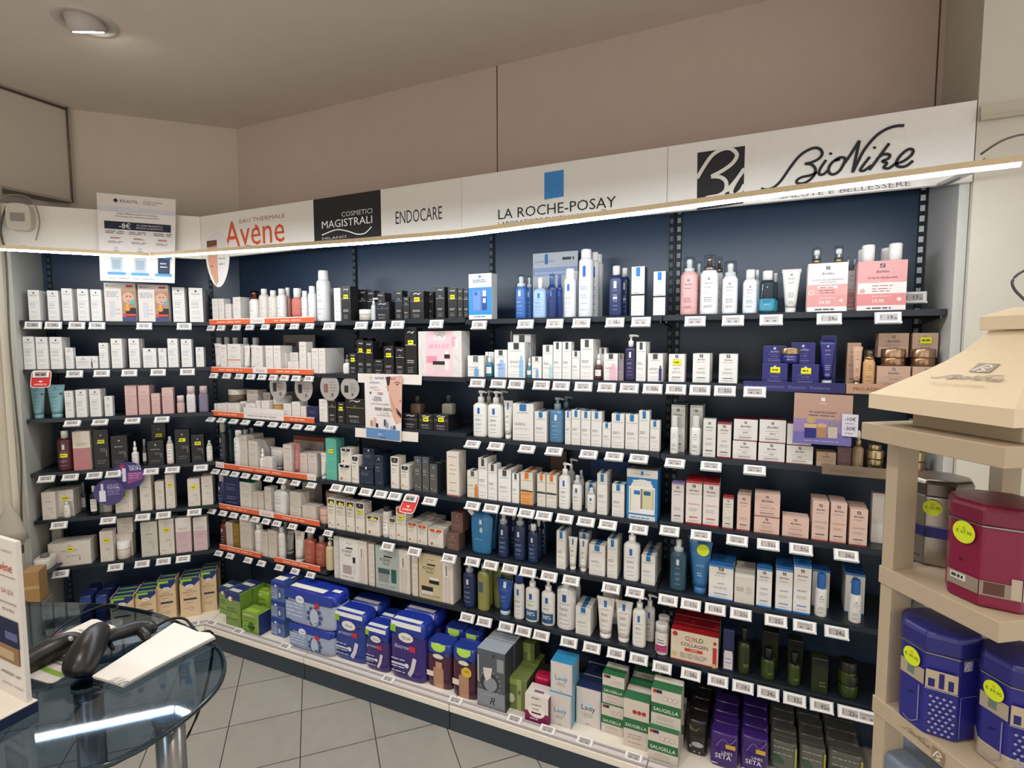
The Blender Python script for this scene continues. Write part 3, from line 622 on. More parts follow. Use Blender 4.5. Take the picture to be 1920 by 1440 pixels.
def a_sens(p):
    p.poly([(0, 1), (1, 1), (1, .92), (.72, .80), (.5, .76), (.28, .80), (0, .90)], '22346e'); p.rect(.05, .62, .93, .985, '8ec02e'); p.rect(.05, .16, .86, .985, '8ec02e'); p.top(.05, .95, '22346e'); p.top(.12, .9, '8ec02e', .12, .4); p.ell(.5, .80, .20, 'dfd8cc', .5); p.txt('TENA', .5, .785, .03, '24407c', .24)
    p.txt('SENSITIVE', .5, .62, .05, '8d7a64', .72); p.bars(.3, .7, (.69, .56), .016, 'a08e78'); p.rect(.18, .84, .44, .485, '3a3550'); p.bars(.3, .7, (.36,), .014, 'a08e78'); p.ell(.55, .22, .10, '55557a', .9); p.ell(.55, .22, .075, 'd8c4a6', .9); p.bars(.2, .42, (.22,), .014, 'a08e78')
def a_green(p):
    p.rect(0, 1, .78, 1, '2a3a70'); p.ell(.36, .80, .14, 'e6e8e2', .8); p.ell(.5, .80, .08, 'b03a48'); p.bars(.1, .8, (.5, .42, .2), .03, '4d7a2c'); p.ell(.6, .3, .2, '86a84e'); p.top(.08, .92, '2a3a70'); p.top(.14, .8, 'd8dcd4', .15, .5)
def a_leaf(p): p.bars(.1, .9, (.7, .55, .3), .05, '56862e'); p.ell(.55, .35, .2, '3e6a28'); p.top(.1, .8, '9cc03e', .1, .5); p.bars(.1, .8, (.85,), .05, 'd6dcc0')
def a_pants(p):
    p.ell(.5, .72, .22, 'dcd8d2', .4); p.rect(.30, .72, 0, .46, 'b08a6e'); p.rect(.40, .66, .0, .60, 'bb967a'); p.rect(.02, .30, .24, .36, 'dcd6cc'); p.rect(.22, .8, .90, 1, 'b2dc5a'); p.ell(.5, .92, .26, 'b2dc5a', .6)
def a_pants2(p): a_pants(p); p.ell(.64, .55, .2, 'd9b63c', 1.0); p.txt('10%', .64, .54, .05, '3c2c1a', .22)
def a_gery(p):
    p.ell(.45, .46, .34, '3a4046'); p.ell(.48, .44, .24, '8b9096'); p.poly([(.22, .70), (.55, .72), (.5, .56), (.34, .48), (.25, .56)], 'd8d2cc'); p.rect(0, 1, 0, .32, '868b92'); p.txt('R', .55, .10, .13, '1f2124', .3, .3); p.rect(.72, .96, .68, .9, '8f979c'); p.top(0, 1, '9aa2ac'); p.txt('R', .6, .90, .06, '2a2c30', .2, .3); p.rect(.02, .07, .45, .9, 'b8b8b8')
    for i in range(16): p.ell(.46 + .37 * math.cos(i * .393), .46 + .2 * math.sin(i * .393), .018, 'c2c6ca')
def a_ggreen(p): p.rect(.5, .72, 0, 1, '9aa86a'); p.txt('R', .6, .5, .16, '22261c', .2, .3); p.ell(.22, .35, .16, 'cfd0b8', 1.4); p.rect(0, .5, .8, 1, '8fa048'); p.top(0, 1, '77854a')
def a_seta(p): p.txt('LINES', .62, .42, .10, 'e8dcec', .4); p.txt('SETA', .48, .27, .14, 'eee4f2', .6); p.rect(.56, .92, .60, .72, 'c9a634'); p.stroke(spline([(.2, .6), (.45, .85), (.7, .75), (.95, .95)], 4), .04, '7a5aa4'); p.bars(.05, .3, (.08,), .04, 'c9b8dc')
def a_wave(p): p.bars(.1, .9, (.8, .6), .05, '8a8c84'); p.poly([(.02, .5), (.3, .56), (.5, .42), (.55, .30), (.2, .32), (.04, .4)], '3a5640'); p.rect(0, 1, 0, .12, '8f9298'); p.rect(.92, 1, 0, .9, '9c9a3a')
def a_drk(p): p.ell(.55, .32, .3, 'a8a6a8', .5); p.ell(.2, .25, .07, '8f8d92'); p.ell(.4, .1, .06, '8f8d92'); p.ell(.65, .1, .06, '8f8d92'); p.poly([(.1, .9), (.4, .75), (.7, .86), (.5, .7), (.15, .72)], '55603a')
def a_akn(p): a_bio('3a3a40', 'AKNET', '3a78c0', '2f78c4', '2f78c4', '3f5f8c')(p)
def a_window(c):
    def f(p): p.bars(.15, .8, (.8, .6, .4), .02, 'cfd8d8')
    return f
def l_dark(p): p.rect(.42, .58, .72, .9, 'c9ccd4'); p.bars(.25, .75, (.62, .46, .42, .3, .25, .12), .014, '9aa6c4')
def l_white(p): p.bars(.25, .75, (.85, .7, .55, .5, .3, .15), .016, '9b9ca0')
def l_vial(p): p.rect(.1, .9, .1, .8, 'e6e4e0'); p.bars(.2, .7, (.65, .5, .3), .03, '55555a')
# ---------------------------------------------------------------- product kinds
ST = {}
def st(key, shape, c, art, desc, name, cat=None, **kw): ST[key] = dict(shape=shape, c=c, art=art, desc=desc, n=name, cat=cat or name.split('_')[-1], key=key, **kw)
W = 'e2e0dd'; CRM = 'd5cdc2'; BLK = '1d1c1f/s'; NV = '1b2548/s'
C_ = 'carton'
st('ri', 'box', W, a_rila, 'white carton with dark diamond logo', 'skincare_carton')
st('rw', 'box', W, a_rilw, 'low wide white carton picturing an ampoule', 'ampoule_carton')
st('rk', 'box', 'ded6d0', a_rk, 'pale carton picturing a baby', 'baby_care_carton')
st('tt', 'tube', '7aa4aa/s', a_teal, 'teal plastic tube standing on its cap', 'cleanser_tube', bw=.62)
st('pk', 'box', 'd3b3ae', a_two('c9a6a2'), 'dusty pink two-tone carton', 'serum_carton')
st('pkb', 'bottle', 'c9aea6/s', a_plain('a98c88'), 'small beige bottle with pink cap', 'serum_bottle', cap=.36, cw=.9, cc='dcc6c2')
st('lil', 'bottle', 'd8cfd3/s', a_plain('9d8f9c'), 'pale lilac square bottle with pink cap', 'lotion_bottle', cap=.28, cw=.9, cc='dcc3c6', sq=5)
st('pur', 'bottle', '776c80/s', a_plain('9d92a8'), 'smoky purple square bottle', 'toner_bottle', cap=.26, cw=.85, cc='c9b3b8', sq=5)
st('red', 'bottle', '4e1d21/g', l_dark, 'dark red glass bottle with white cap', 'wash_bottle', cap=.17, cw=.45, cc='d9d6d4')
st('cp', 'box', 'd6cabb', a_two('b77c7c', .56, 'a67c74'), 'cream carton with dusty red lower half', 'body_care_carton')
st('bl', 'box', '1a1a1e/s', a_blk, 'black carton with small white symbol', 'black_carton')
st('dw', 'drop', 'd9d7d4', l_vial, 'small white dropper vial', 'dropper_bottle')
st('dg', 'bottle', '4d4f52/g', l_vial, 'small dark vial with grey cap', 'serum_vial', cap=.35, cw=.6, cc='8d8f92')
st('sw', 'foam', 'd8cdc4', l_vial, 'small pale spray vial with clear cap', 'spray_vial')
st('cr', 'box', CRM, a_mir(), 'cream carton with fine grey print', 'cream_carton')
st('cgr', 'box', 'c3c0b4', a_mir('a8a89c'), 'grey green carton with faint print', 'grey_carton')
st('cpk', 'box', 'd6cfc8', a_two('c9aeb2', .58), 'carton with cream top and mauve base', 'two_tone_carton')
st('cj', 'jar', 'd5cdc2', None, 'small white jar with screw lid', 'cream_jar')
st('gb', 'bottle', 'a9c4ba/c', l_vial, 'clear green bottle with pale cap', 'toner_bottle', cap=.2, cw=.4)
st('wb', 'pump', 'ddd8d2', l_vial, 'white serum bottle with dark printed band', 'serum_bottle')
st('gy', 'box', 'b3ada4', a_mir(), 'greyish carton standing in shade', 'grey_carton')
# orange-strip bay
AV = 'dcd6d0'
st('av', 'box', AV, a_ave(), 'slim white carton with faint pink name', 'thermal_care_carton')
st('avs', 'box', AV, a_ave(), 'small white carton with faint pink name', 'thermal_care_carton')
st('avw', 'box', AV, a_ave('d0644a'), 'wide white carton with red stripe', 'thermal_care_carton')
st('avt', 'tube', 'dbd6d1', a_ave(), 'white tube standing on its cap', 'cream_tube', cc='e6e4e2')
st('afm', 'foam', 'dcd9d6', l_white, 'white foam bottle with rosy cap', 'foam_bottle', oc='b98a84/c', cc='c49a92')
st('abt', 'bottle', 'd2cbc2', l_white, 'ivory bottle with white cap', 'milk_bottle', cap=.15, cw=.5)
st('abw', 'bottle', 'dedcd9', l_white, 'white bottle with white cap', 'lotion_bottle', cap=.16, cw=.6)
st('apk', 'bottle', 'cf8d80/g', l_white, 'peach pink bottle with white cap', 'toner_bottle', cap=.24, cw=.6)
st('apt', 'bottle', 'c46f62/g', None, 'peach lotion bottle with pale upper half', 'toner_bottle', cap=.26, cw=.6, fill='b25c52/g', fl=.3)
st('acn', 'can', 'e3e3e3/s', l_white, 'white spray can with domed cap', 'spray_can', cap=.18)
st('acb', 'bottle', 'c9c6c4', None, 'white capped bottle behind the front row', 'lotion_bottle', cap=.22, cw=.7)
st('ajr', 'jar', '6d5a48/s', None, 'brown jar with cream lid', 'body_jar', cc='ddd5c8')
st('aja', 'jar', 'b98a4c/s', None, 'amber jar with white lid', 'body_jar', cc='d8d4cc', cap=.4)
st('anv', 'box', '26284c', a_plain('7a7fa8'), 'dark blue carton with curved top', 'blue_carton')
st('acd', 'card', '857f7c', lambda p: (p.rect(.06, .4, .68, .78, '5a3a48'), p.rect(.06, .3, .84, .9, 'a58a84')), 'grey display card behind small cartons', 'display_card', 'card')
st('adk', 'bottle', '33363e/s', l_dark, 'dark charcoal bottle with white cap', 'shampoo_bottle', cap=.2, cw=.6, cc='c9c6c2')
st('atl', 'bottle', '3f5a60/s', None, 'dark teal bottle at the back', 'shampoo_bottle', cap=.16, cw=.6, cc='3c666a')
st('apn', 'tube', 'b8726e', a_plain('e2c0ba'), 'rosy pink tube', 'cream_tube')
st('abx', 'box', 'cbc3ba', a_ave(), 'cream white carton with faint name', 'thermal_care_carton')
st('abk', 'box', 'a9a19a', lambda p: (p.rect(0, 1, .88, 1, '8d3f36'), p.rect(.62, .85, .3, .62, 'a8412e')), 'large gift carton with red band', 'gift_carton')
st('aol', 'box', '8a6f2c', a_plain('c2ab6a'), 'mustard coloured carton', 'oil_carton')
st('abr', 'bottle', '5a2b24/g', l_dark, 'reddish brown bottle', 'oil_bottle', cap=.14, cw=.5, cc='4a2620')
st('aor', 'bottle', 'a45a48/g', a_plain('d8a898'), 'orange brown oil bottle', 'oil_bottle', cap=.2, cw=.4, cc='a8948c')
st('apl', 'pump', 'c3b892/s', None, 'pale olive pump bottle', 'pump_bottle', cc='d6d0c4')
st('abl', 'bottle', '1e2a52/g', l_dark, 'navy bottle with pale cap', 'sun_bottle', cap=.2, cw=.6, cc='c3c2c6')
st('anx', 'box', '262d52', a_plain('8a90b4'), 'navy carton with pale print', 'navy_carton')
st('agt', 'box', 'd2cfc6', a_ave(), 'white carton with green top', 'thermal_care_carton', top='2c8a6c')
st('awp', 'pump', 'd9d9d6', l_white, 'white pump bottle', 'pump_bottle', sq=3.5)
st('arj', 'jar', 'c9a698', None, 'round pale pink gift box', 'round_box', 'box', cc='d0ac9e')
# black-sign bay
st('mg', 'box', BLK, a_mag(), 'black carton with silver swirl', 'black_carton')
st('mgb', 'box', BLK, a_mag('5f9fd0'), 'black carton with blue line', 'black_carton')
st('mgp', 'box', BLK, a_mag('d06f9f'), 'black carton with pink line', 'black_carton')
st('mgg', 'box', BLK, a_mag('5fae8a'), 'black carton with green line', 'black_carton')
st('mgl', 'box', BLK, a_mag('5f9fd0'), 'low black carton', 'black_carton')
st('mgt', 'box', BLK, a_mag(), 'tallest black carton with silver swirl', 'black_carton')
st('mgy', 'box', BLK, a_mag('c8b83a'), 'wide black carton with yellow line', 'black_carton')
st('mgr', 'box', '191819', a_plain('3c3c40'), 'black carton in the back row', 'black_carton')
st('mw', 'box', W, a_magw, 'slim white carton with blue foot', 'white_carton')
st('mjr', 'jar', 'b8b3a8/s', None, 'grey jar with white lid', 'cream_jar', cc='e4e2de')
st('mpm', 'pump', 'c3c6c8/s', None, 'clear pump vial', 'pump_bottle', cc='e6e6e6')
st('mdr', 'drop', 'dcdad7', l_vial, 'small dropper bottle with white label', 'dropper_bottle', cc='5a5658', col='8d8d8f')
st('skn', 'kit', 'd9d4d0', a_skin, 'marbled gift box with pink skin kit print', 'gift_box')
st('ac1', 'bottle', '4a3626/g', None, 'square amber bottle standing on a carton', 'serum_bottle', cap=.4, cw=.4, cc='2a2622', sq=6)
st('ac2', 'bottle', '6e6a60/s', None, 'square clear bottle standing on a carton', 'serum_bottle', cap=.42, cw=.4, cc='262626', sq=6)
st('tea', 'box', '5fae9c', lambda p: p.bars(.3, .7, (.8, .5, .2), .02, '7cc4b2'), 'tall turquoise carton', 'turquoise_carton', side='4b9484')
WE = 'd9d3c8'
st('en', 'box', WE, a_end('24262c'), 'white carton with black badge', 'ampoule_carton')
st('enb', 'box', '1f2c3f/s', a_end('1b2636', '8f9cb0', '2f4058'), 'dark blue carton with small emblem', 'navy_carton')
st('eng', 'box', '85878a/m', a_end('4a5260', 'c3c5c9', '9a9ca0'), 'slim silver carton', 'silver_carton')
st('ecr', 'box', 'dcd2c6', lambda p: (a_magw(p), p.rect(.2, .6, .70, .71, 'b96a5a'), p.rect(0, 1, 0, .03, 'b05a60')), 'tall cream carton with rosy foot', 'cream_carton')
st('ey', 'box', WE, a_end('24262c', stk=True), 'white carton with black badge and yellow sticker', 'ampoule_carton')
st('eo', 'box', WE, a_end('c2552c'), 'white carton with orange badge', 'ampoule_carton')
st('ebr', 'box', '6a5048', a_plain('a08c84', 'a89890'), 'brown carton', 'brown_carton')
st('espr', 'can', 'd2cfcb', l_vial, 'white spray bottle with black cap', 'spray_bottle', cc='2c2628')
DU = 'd6cdc4'
st('du1', 'kit', DU, a_duo('dcdad4', '8fa3a8', [q_r(.58, .66, .44, .58, '26262a'), q_r(.585, .655, .18, .44, 'd2cccb'), q_r(.28, .54, .16, .36, 'a89a98')]), 'patterned gift box with silver panel reading iconic duo', 'gift_box')
st('du2', 'kit', DU, a_duo('a9b3ae', '2a3532', [q_r(.24, .52, .36, .48, '3c5a54'), q_r(.25, .5, .16, .36, '8a948e'), q_r(.56, .68, .18, .50, '2f5a52')]), 'patterned gift box with green panel reading iconic duo', 'gift_box')
st('du3', 'kit', DU, a_duo('c3b592', '6a5228', [q_r(.44, .66, .44, .50, 'e0ddd6'), q_r(.43, .67, .36, .44, '26221f'), q_r(.24, .52, .18, .28, '2a2622'), q_r(.24, .52, .10, .18, 'd2cdc4')]), 'patterned gift box with gold panel reading iconic duo', 'gift_box')
# blue-square bay
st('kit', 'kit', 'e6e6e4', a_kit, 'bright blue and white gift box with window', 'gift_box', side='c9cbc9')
st('lf', 'foam', '2f66ae/s', l_lrp('e4e8f0', 'c9d6ec'), 'blue foam bottle with clear overcap', 'foam_bottle')
st('lb', 'bottle', '9fbce0/s', l_lrp('2f6fc4', '4d6ea4'), 'light blue bottle with white cap', 'micellar_bottle', cap=.25, cw=.36, sq=3.2)
st('lc', 'bottle', 'a4bbe8/c', l_lrp('3f74d0', '4a66b0'), 'clear blue bottle with clear cap', 'gel_bottle', cap=.24, cw=.6, cc='b9cbee/c', sq=3)
st('lcn', 'can', 'e4e6ea/s', l_lrp('2f62c0', '6d86b4'), 'white spray can with blue square', 'spray_can', cap=.19)
st('lct', 'can', 'e4e6ea/s', l_lrp('2f62c0', '6d86b4'), 'tall white spray can with blue square', 'spray_can', cap=.13)
st('lnv', 'bottle', '1c2e5c/s', lambda p: (l_lrp('dfe3ec', 'b9c6e2')(p), p.rect(.18, .82, .42, .48, 'd9dde6')), 'navy bottle with wide white cap', 'shampoo_bottle', cap=.17, cw=.55, sq=3)
st('lw', 'box', 'e6e5e2', lambda p: (a_lrp('2f7fc4')(p), p.rect(0, 1, .41, .445, '2c2c30')), 'white carton with blue square and black bar', 'white_carton', side='4a4c52')
st('lsg', 'card', 'b9bfc9', lambda p: (p.txt('LA ROCHE-POSAY', .27, .86, .06, '2c3a58', .44), p.rect(.27, .34, .83, .98, '2f6fb4'), p.bars(.66, .95, (.88,), .04, '3c3c40'), p.rect(0, 1, .66, .78, '8ea2c8'), p.txt('PELLE FRAGILE A TENDENZA ATOPICA', .5, .69, .05, 'dfe6f2', .9), p.txt('LIPIKAR', .22, .44, .12, '26262c', .36), p.txt('AP+M', .6, .40, .2, '9aa2b0', .34), p.txt('BAUME', .2, .24, .12, '55565c', .32)), 'grey shelf card with large product lettering', 'display_card', 'card')
st('l', 'box', W, a_lrp('4a4c4e'), 'white carton with grey square', 'serum_carton')
st('lt', 'box', W, a_lrp('4a4c4e'), 'tall white carton with grey square', 'serum_carton')
st('lpb', 'box', W, a_lrp('6a6c70', pic=pic_bottle('7aa2d6', .55, .42, .14)), 'white carton picturing two blue bottles', 'serum_carton')
st('lpc', 'box', W, a_lrp('4a4c4e', pic=pic_bottle('9db8e2', .58, .62, .28)), 'white carton picturing a light blue flask', 'serum_carton')
st('lpa', 'box', W, a_lrp('3c3e40', pic=pic_bottle('8fbbd6', .8, .60, .12)), 'white carton picturing a glass ampoule', 'serum_carton')
st('lpp', 'box', W, a_lrp('4a4c4e', pic=pic_bottle('e2b3c2', .68, .60, .26)), 'white carton picturing a pink flask', 'serum_carton')
st('lpv', 'box', W, a_lrp('4a4c4e', pic=pic_bottle('3c3060', .86, .55, .10)), 'white carton picturing a violet tube', 'serum_carton')
st('lpt', 'box', W, a_lrp('6a6c70', pic=pic_bottle('9fcbd0', .8, .40, .14)), 'white carton picturing a pale tube', 'serum_carton')
st('ldb', 'drop', '2a7492/g', l_vial, 'teal dropper bottle with white cap', 'dropper_bottle', cc='ecebe4')
st('lda', 'drop', '4a1e1a/g', l_vial, 'amber dropper bottle with white cap', 'dropper_bottle', cc='e8e6e0')
st('lgr', 'box', '8a7f86', a_lrp('4a4c4e'), 'mauve grey carton', 'serum_carton')
st('lnp', 'pump', '27224a/s', l_lrp('d8dae2', 'a8a8c4'), 'dark violet pump bottle with white head', 'pump_bottle', sq=4)
st('p', 'pump', 'dfdeda', l_lrp('2f62b0'), 'white pump bottle with blue square', 'pump_bottle', sq=3.5)
st('ltb', 'tube', 'dddad4', l_lrp('2f6fb4'), 'white tube with blue square', 'cream_tube', cc='e4e2de')
st('lu', 'box', 'dad7d2', a_lrp('2f6fa4'), 'white carton with blue square', 'dermo_carton')
st('lup', 'pump', '4a7396/g', l_lrp('c9d6e2', 'a9c2d8'), 'translucent blue pump bottle', 'pump_bottle', cc='8fa0ac', sq=3.5)
st('lo', 'box', 'd6d0c6', lambda p: (a_lrp('d2701c')(p), p.rect(0, 1, .40, .45, '2a3436')), 'white carton with orange square', 'sun_carton')
st('lob', 'box', 'd6d0c6', lambda p: (a_lrp('d2701c')(p), p.rect(0, 1, 0, .40, 'd99a58'), p.rect(0, 1, .40, .44, '2a3436')), 'carton with orange base and square', 'sun_carton')
st('lop', 'box', 'd9d3c9', a_lrp('55585a', pic=pic_bottle('d07a2c', .84, .5, .14)), 'white carton picturing an orange flask', 'sun_carton')
st('lsp', 'foam', 'dcdad6', l_lrp('2f5a9a'), 'white spray bottle with blue square', 'spray_bottle')
st('lk2', 'kit', '2f78b4', a_kit2, 'large blue gift box with white window', 'gift_box', top='6d7176')
st('lsf', 'card', '2c4a7c', lambda p: [(p.ell(u, .62, .07, '6a4a3c', 1.3), p.rect(u - .1, u + .1, 0, .42, '3a5c94')) for u in (.15, .4, .62, .86)], 'blue card picturing smiling people at the back', 'display_card', 'card')
st('lsb', 'card', '6a5346', None, 'brown card at the back of the shelf', 'display_card', 'card')
st('pou', 'pouch', '2a6a96/g', lambda p: (p.rect(.40, .56, .84, .97, 'b9cbd8'), p.txt('EFFACLAR', .4, .40, .04, '7fa8c4', .5), p.ell(.52, .68, .09, '9cc0d6', 1.5)), 'blue refill pouch with white spout', 'refill_pouch')
st('poo', 'pouch', '6f7440/g', lambda p: p.rect(.40, .58, .84, .98, '26385a'), 'olive refill pouch behind a blue tube', 'refill_pouch')
st('nb', 'foam', '1c2c50/g', l_dark, 'navy bottle with white spray cap', 'gel_bottle', oc='d6dade/c')
st('nbc', 'bottle', '1c2c50/g', l_dark, 'dark blue bottle with round white cap', 'gel_bottle', cap=.15, cw=.5)
st('olv', 'bottle', '8a8a4c/g', lambda p: p.rect(.2, .6, .5, .82, '4a5a70'), 'olive oil bottle with grey cap', 'oil_bottle', cap=.16, cw=.4, cc='9a9c92')
st('btu', 'tube', '1f4690/s', lambda p: (p.rect(.40, .60, .72, .92, 'c9d2e2'), p.txt('LA ROCHE-POSAY', .5, .64, .03, '8fa8d4', .7), p.bars(.2, .7, (.45, .40, .3), .014, '8fa8d4')), 'deep blue tube with pale cap', 'cleanser_tube', cc='b9c9dc', bw=.6)
st('wbc', 'bottle', 'd6d6d4', l_lrp('2f62b0'), 'white bottle with blue cap', 'milk_bottle', cap=.2, cw=.8, cc='27407c')
st('p30', 'pump', 'dddcd9', l_lrp('2a5f9c', band='2c557e', txt='30%'), 'white pump bottle with blue discount band', 'pump_bottle')
st('pbg', 'bottle', 'dad9d6', l_lrp('2a5590'), 'large white bottle with blue square', 'lotion_bottle', cap=.13, cw=.36)
st('pjr', 'bottle', 'd9d4d2', lambda p: (p.rect(0, 1, 0, .42, 'b84a7c'), p.bars(.2, .8, (.7, .55), .05, '3a3a44'), p.bars(.2, .8, (.3, .15), .05, '8a2c58')), 'supplement tub with pink lower half', 'supplement_tub', cap=.24, cw=.96, cc='dddad8')
# script bay
st('bp', 'foam', 'dba9a6/s', l_bio('4a3c40'), 'pink bottle with clear pump cap', 'body_bottle')
st('bw', 'foam', 'e2e3e4/s', l_bio(name='DEFENCE'), 'white bottle with metallic pump cap', 'body_bottle', cc='b9a49c/m')
st('bf', 'foam', 'e0e1e3/s', l_bio(name='DEFENCE'), 'white foam bottle with clear dome', 'foam_bottle', cap=.28)
st('bb', 'bottle', 'dfe5ea/s', l_bio(name='DEFENCE'), 'white bottle with rounded white cap', 'lotion_bottle', cap=.2, cw=.62)
st('bq', 'bottle', 'c3d3da/c', l_bio(), 'two-layer bottle with turquoise liquid', 'remover_bottle', cap=.2, cw=.62, fill='3f94b4/s', fl=.42)
st('bt', 'tube', 'e0dedb', l_bio(), 'white tube standing on narrow cap', 'cream_tube', bw=.58, crimp='d2d0cd')
st('bt1', 'twin', 'e0c9c8', a_twin('dfa5a2', 'ebe7e6', 'd99a98', 'ACQUA GEL DETERGENTE', 'STRUCCANTE', '24,90', '6a5a60'), 'twin pack of white and pink bottles with pumps', 'twin_pack', pumps=True)
st('bt2', 'twin', 'd9a7a6', a_twin('ece2e0', 'dda3a2', 'd98e8e', 'ACQUA MICELLARE', None, '19,90', '7a3c48'), 'twin pack of pink bottles with white caps', 'twin_pack')
st('bx', 'box', W, a_bio(name='DEFENCE'), 'white carton with black logo and script', 'supplement_carton')
st('bxy', 'box', W, a_bio(name='DEFENCE'), 'white carton with black logo and yellow sticker', 'supplement_carton')
st('bu', 'box', '24246c/s', a_bio('c3c0d8', 'MY AGE', 'a89cc0', nc='8c88b8'), 'royal blue cosmetic carton', 'blue_carton')
st('but', 'tube', '24246c/s', l_bio('c3c0d8'), 'royal blue tube with white cap', 'cream_tube', cc='dcdce2', bw=.62)
st('bub', 'box', '26266a/s', None, 'tall royal blue carton behind the tube', 'blue_carton')
st('buj', 'jar', '24246c/g', lambda p: p.bars(.3, .7, (.6, .3), .12, '8c88b8'), 'royal blue jar with gold lid', 'cream_jar', cc='b39a78/m')
st('bn', 'box', 'c0a08b', a_bio('4a3a58', 'MY AGE', '8a6450', nc='7a5848'), 'rose tan cosmetic carton', 'tan_carton')
st('bnt', 'tube', 'cba58c', l_bio('5a4038'), 'rose tan tube', 'cream_tube', bw=.7, cc='b9a080/m')
st('bng', 'foam', 'cda070/g', l_bio('5a4038'), 'golden pump bottle with clear cap', 'serum_bottle', cc='c3a878/m')
st('bnj', 'jar', 'a88468/m', None, 'rose gold jar with shiny lid', 'cream_jar', cc='b9987c/m', cap=.5)
st('bgj', 'jar', '9c8664/m', None, 'bronze jar with shiny lid', 'cream_jar', cc='b3a07c/m', cap=.45)
st('btl', 'box', 'd6d4cf', a_bio(), 'white carton with teal top', 'teal_top_carton', top='3f8a8a')
st('bds', 'can', 'e2e1df', l_bio(), 'white dispenser bottle', 'dispenser_bottle', cc='cfcecb', cap=.3)
st('bsn', 'box', 'd6d4d0', a_bio(name='SANS'), 'white carton with pale print', 'supplement_carton')
st('brd', 'box', 'd6cfca', a_bio(name='SANS', top='8a2030', edge='8a2030'), 'white carton with dark red edge', 'supplement_carton')
st('bsr', 'box', 'd9d6d2', a_bio(name='SANS', edge='7c2030', nc='33333a'), 'wide white carton with burgundy edge', 'cream_carton', top='6c2028')
st('bbr', 'box', 'b39a80', a_bio('4a3a38'), 'small tan carton', 'tan_carton')
st('bmv', 'box', '8a6a70', a_bio('3a2a30'), 'mauve brown carton', 'mauve_carton')
st('bgd', 'drop', '8a7458/g', None, 'golden dropper bottle', 'dropper_bottle', cc='dcd8d2', col='b39a70/m')
st('bli', 'box', 'd2ccc8', a_bio(top='8a7ab0'), 'white carton with lilac top', 'lilac_top_carton')
st('btr', 'box', 'd9d2cc', a_bio(name='TOLERANCE', bar='b8242c', edge='b8242c', top='b8242c', nc='c0646a'), 'white carton with red top', 'red_top_carton')
st('bgn', 'box', 'd2c9c2', a_bio('2f6a48', edge='b8343c', top='b8343c'), 'small white carton with red top', 'red_top_carton')
st('bpk', 'box', 'd4b6a9', a_bio(name='HYDRACTIVE', edge='9c5048', nc='a8786c'), 'pale pink carton with dark logo', 'pink_carton')
st('bpw', 'box', 'd4b6a9', a_bio(name='HYDRACTIVE', edge='9c5048', nc='a8786c'), 'wide pale pink carton', 'pink_carton')
st('bps', 'box', 'd4b6a9', a_bio(edge='9c5048'), 'slim pale pink carton', 'pink_carton')
st('bwh', 'box', 'cfcac4', None, 'blank white box end beside the pink cartons', 'white_box')
st('bfo', 'foam', '2a4a5c/g', l_dark, 'dark teal foam bottle with white pump', 'foam_bottle', sq=3)
st('btu2', 'tube', '2f6a9c/s', lambda p: (p.txt('AKNET', .5, .45, .05, '9cc4e2', .5), p.bars(.3, .7, (.3, .25), .014, 'c9dcec')), 'large blue tube with round yellow sticker', 'cleanser_tube', bw=.58)
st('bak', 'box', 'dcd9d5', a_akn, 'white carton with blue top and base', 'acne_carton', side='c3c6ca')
st('bag', 'box', 'cfcbc2', lambda p: (p.rect(.02, .98, .86, .97, 'dedcd6'), p.bars(.1, .5, (.5, .45, .4), .02, '8a8a86'), p.bars(.6, .9, (.55, .5, .45, .4, .35), .012, 'a09c94')), 'cream carton turned to its plain side', 'acne_carton', side='2f78c4')
st('bsp', 'can', 'dddbd8', l_bio(), 'white bottle with tall blue cap', 'mousse_bottle', cc='2f62a8', cap=.34)
st('gld', 'box', 'd6c9b3', a_gold, 'gold collagen carton with red roof', 'collagen_carton', top='a3202a')
st('glb', 'box', '1f2452/s', lambda p: (p.rect(.1, .9, .05, .45, 'c9c3c4'), p.rect(.15, .85, .45, .5, 'd8d4d6'), p.bars(.2, .8, (.3, .2), .02, '6a6a80')), 'navy carton with white lower panel', 'navy_carton')
st('grn', 'bottle', '252e10/g', lambda p: p.bars(.5, .9, (.3, .25, .2), .014, '8a9a5c'), 'dark green glass bottle', 'oil_bottle', cap=.3, cw=.5, cc='151617/s')
st('grb', 'bottle', '2e3b12/g', lambda p: p.bars(.5, .9, (.3, .25, .2), .014, '8a9a5c'), 'squat green flask with black cap', 'oil_bottle', cap=.34, cw=.6, cc='121314/s')
st('grj', 'jar', '2e3b12/g', None, 'green jar with black lid', 'cream_jar', cc='131416/s', cap=.42)
st('grs', 'box', '222a12', lambda p: (p.rect(0, 1, .8, 1, '161719'), p.bars(.5, .9, (.3, .2), .02, '7a8a4c')), 'dark green carton', 'green_carton')
# base deck
st('sns', 'box', 'd2b894', a_sens, 'beige pack with navy wavy top', 'pad_pack', 'pack')
st('nvp', 'pack', '1f2c5c/s', lambda p: (p.rect(.1, .9, .75, .95, '33478c'), p.ell(.8, .8, .08, 'a83048')), 'navy pad pack behind the table', 'pad_pack', 'pack')
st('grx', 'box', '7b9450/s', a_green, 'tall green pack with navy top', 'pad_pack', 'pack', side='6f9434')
st('glf', 'box', '84a044/s', a_leaf, 'low green pack with leaf print', 'pad_pack', 'pack', side='27356c')
st('gpk', 'pack', '8fb23c/g', a_leaf, 'bright green soft pack', 'pad_pack', 'pack')
st('blp', 'box', '4f6ba0/s', a_tpack, 'small pale blue pack', 'pad_pack', 'pack', top='2b3f96')
st('tpk', 'pack', 'a3aec2/g', a_tpack, 'large pale blue plastic pack', 'pad_pack', 'pack', cap2='2338a4/g', ct=.72)
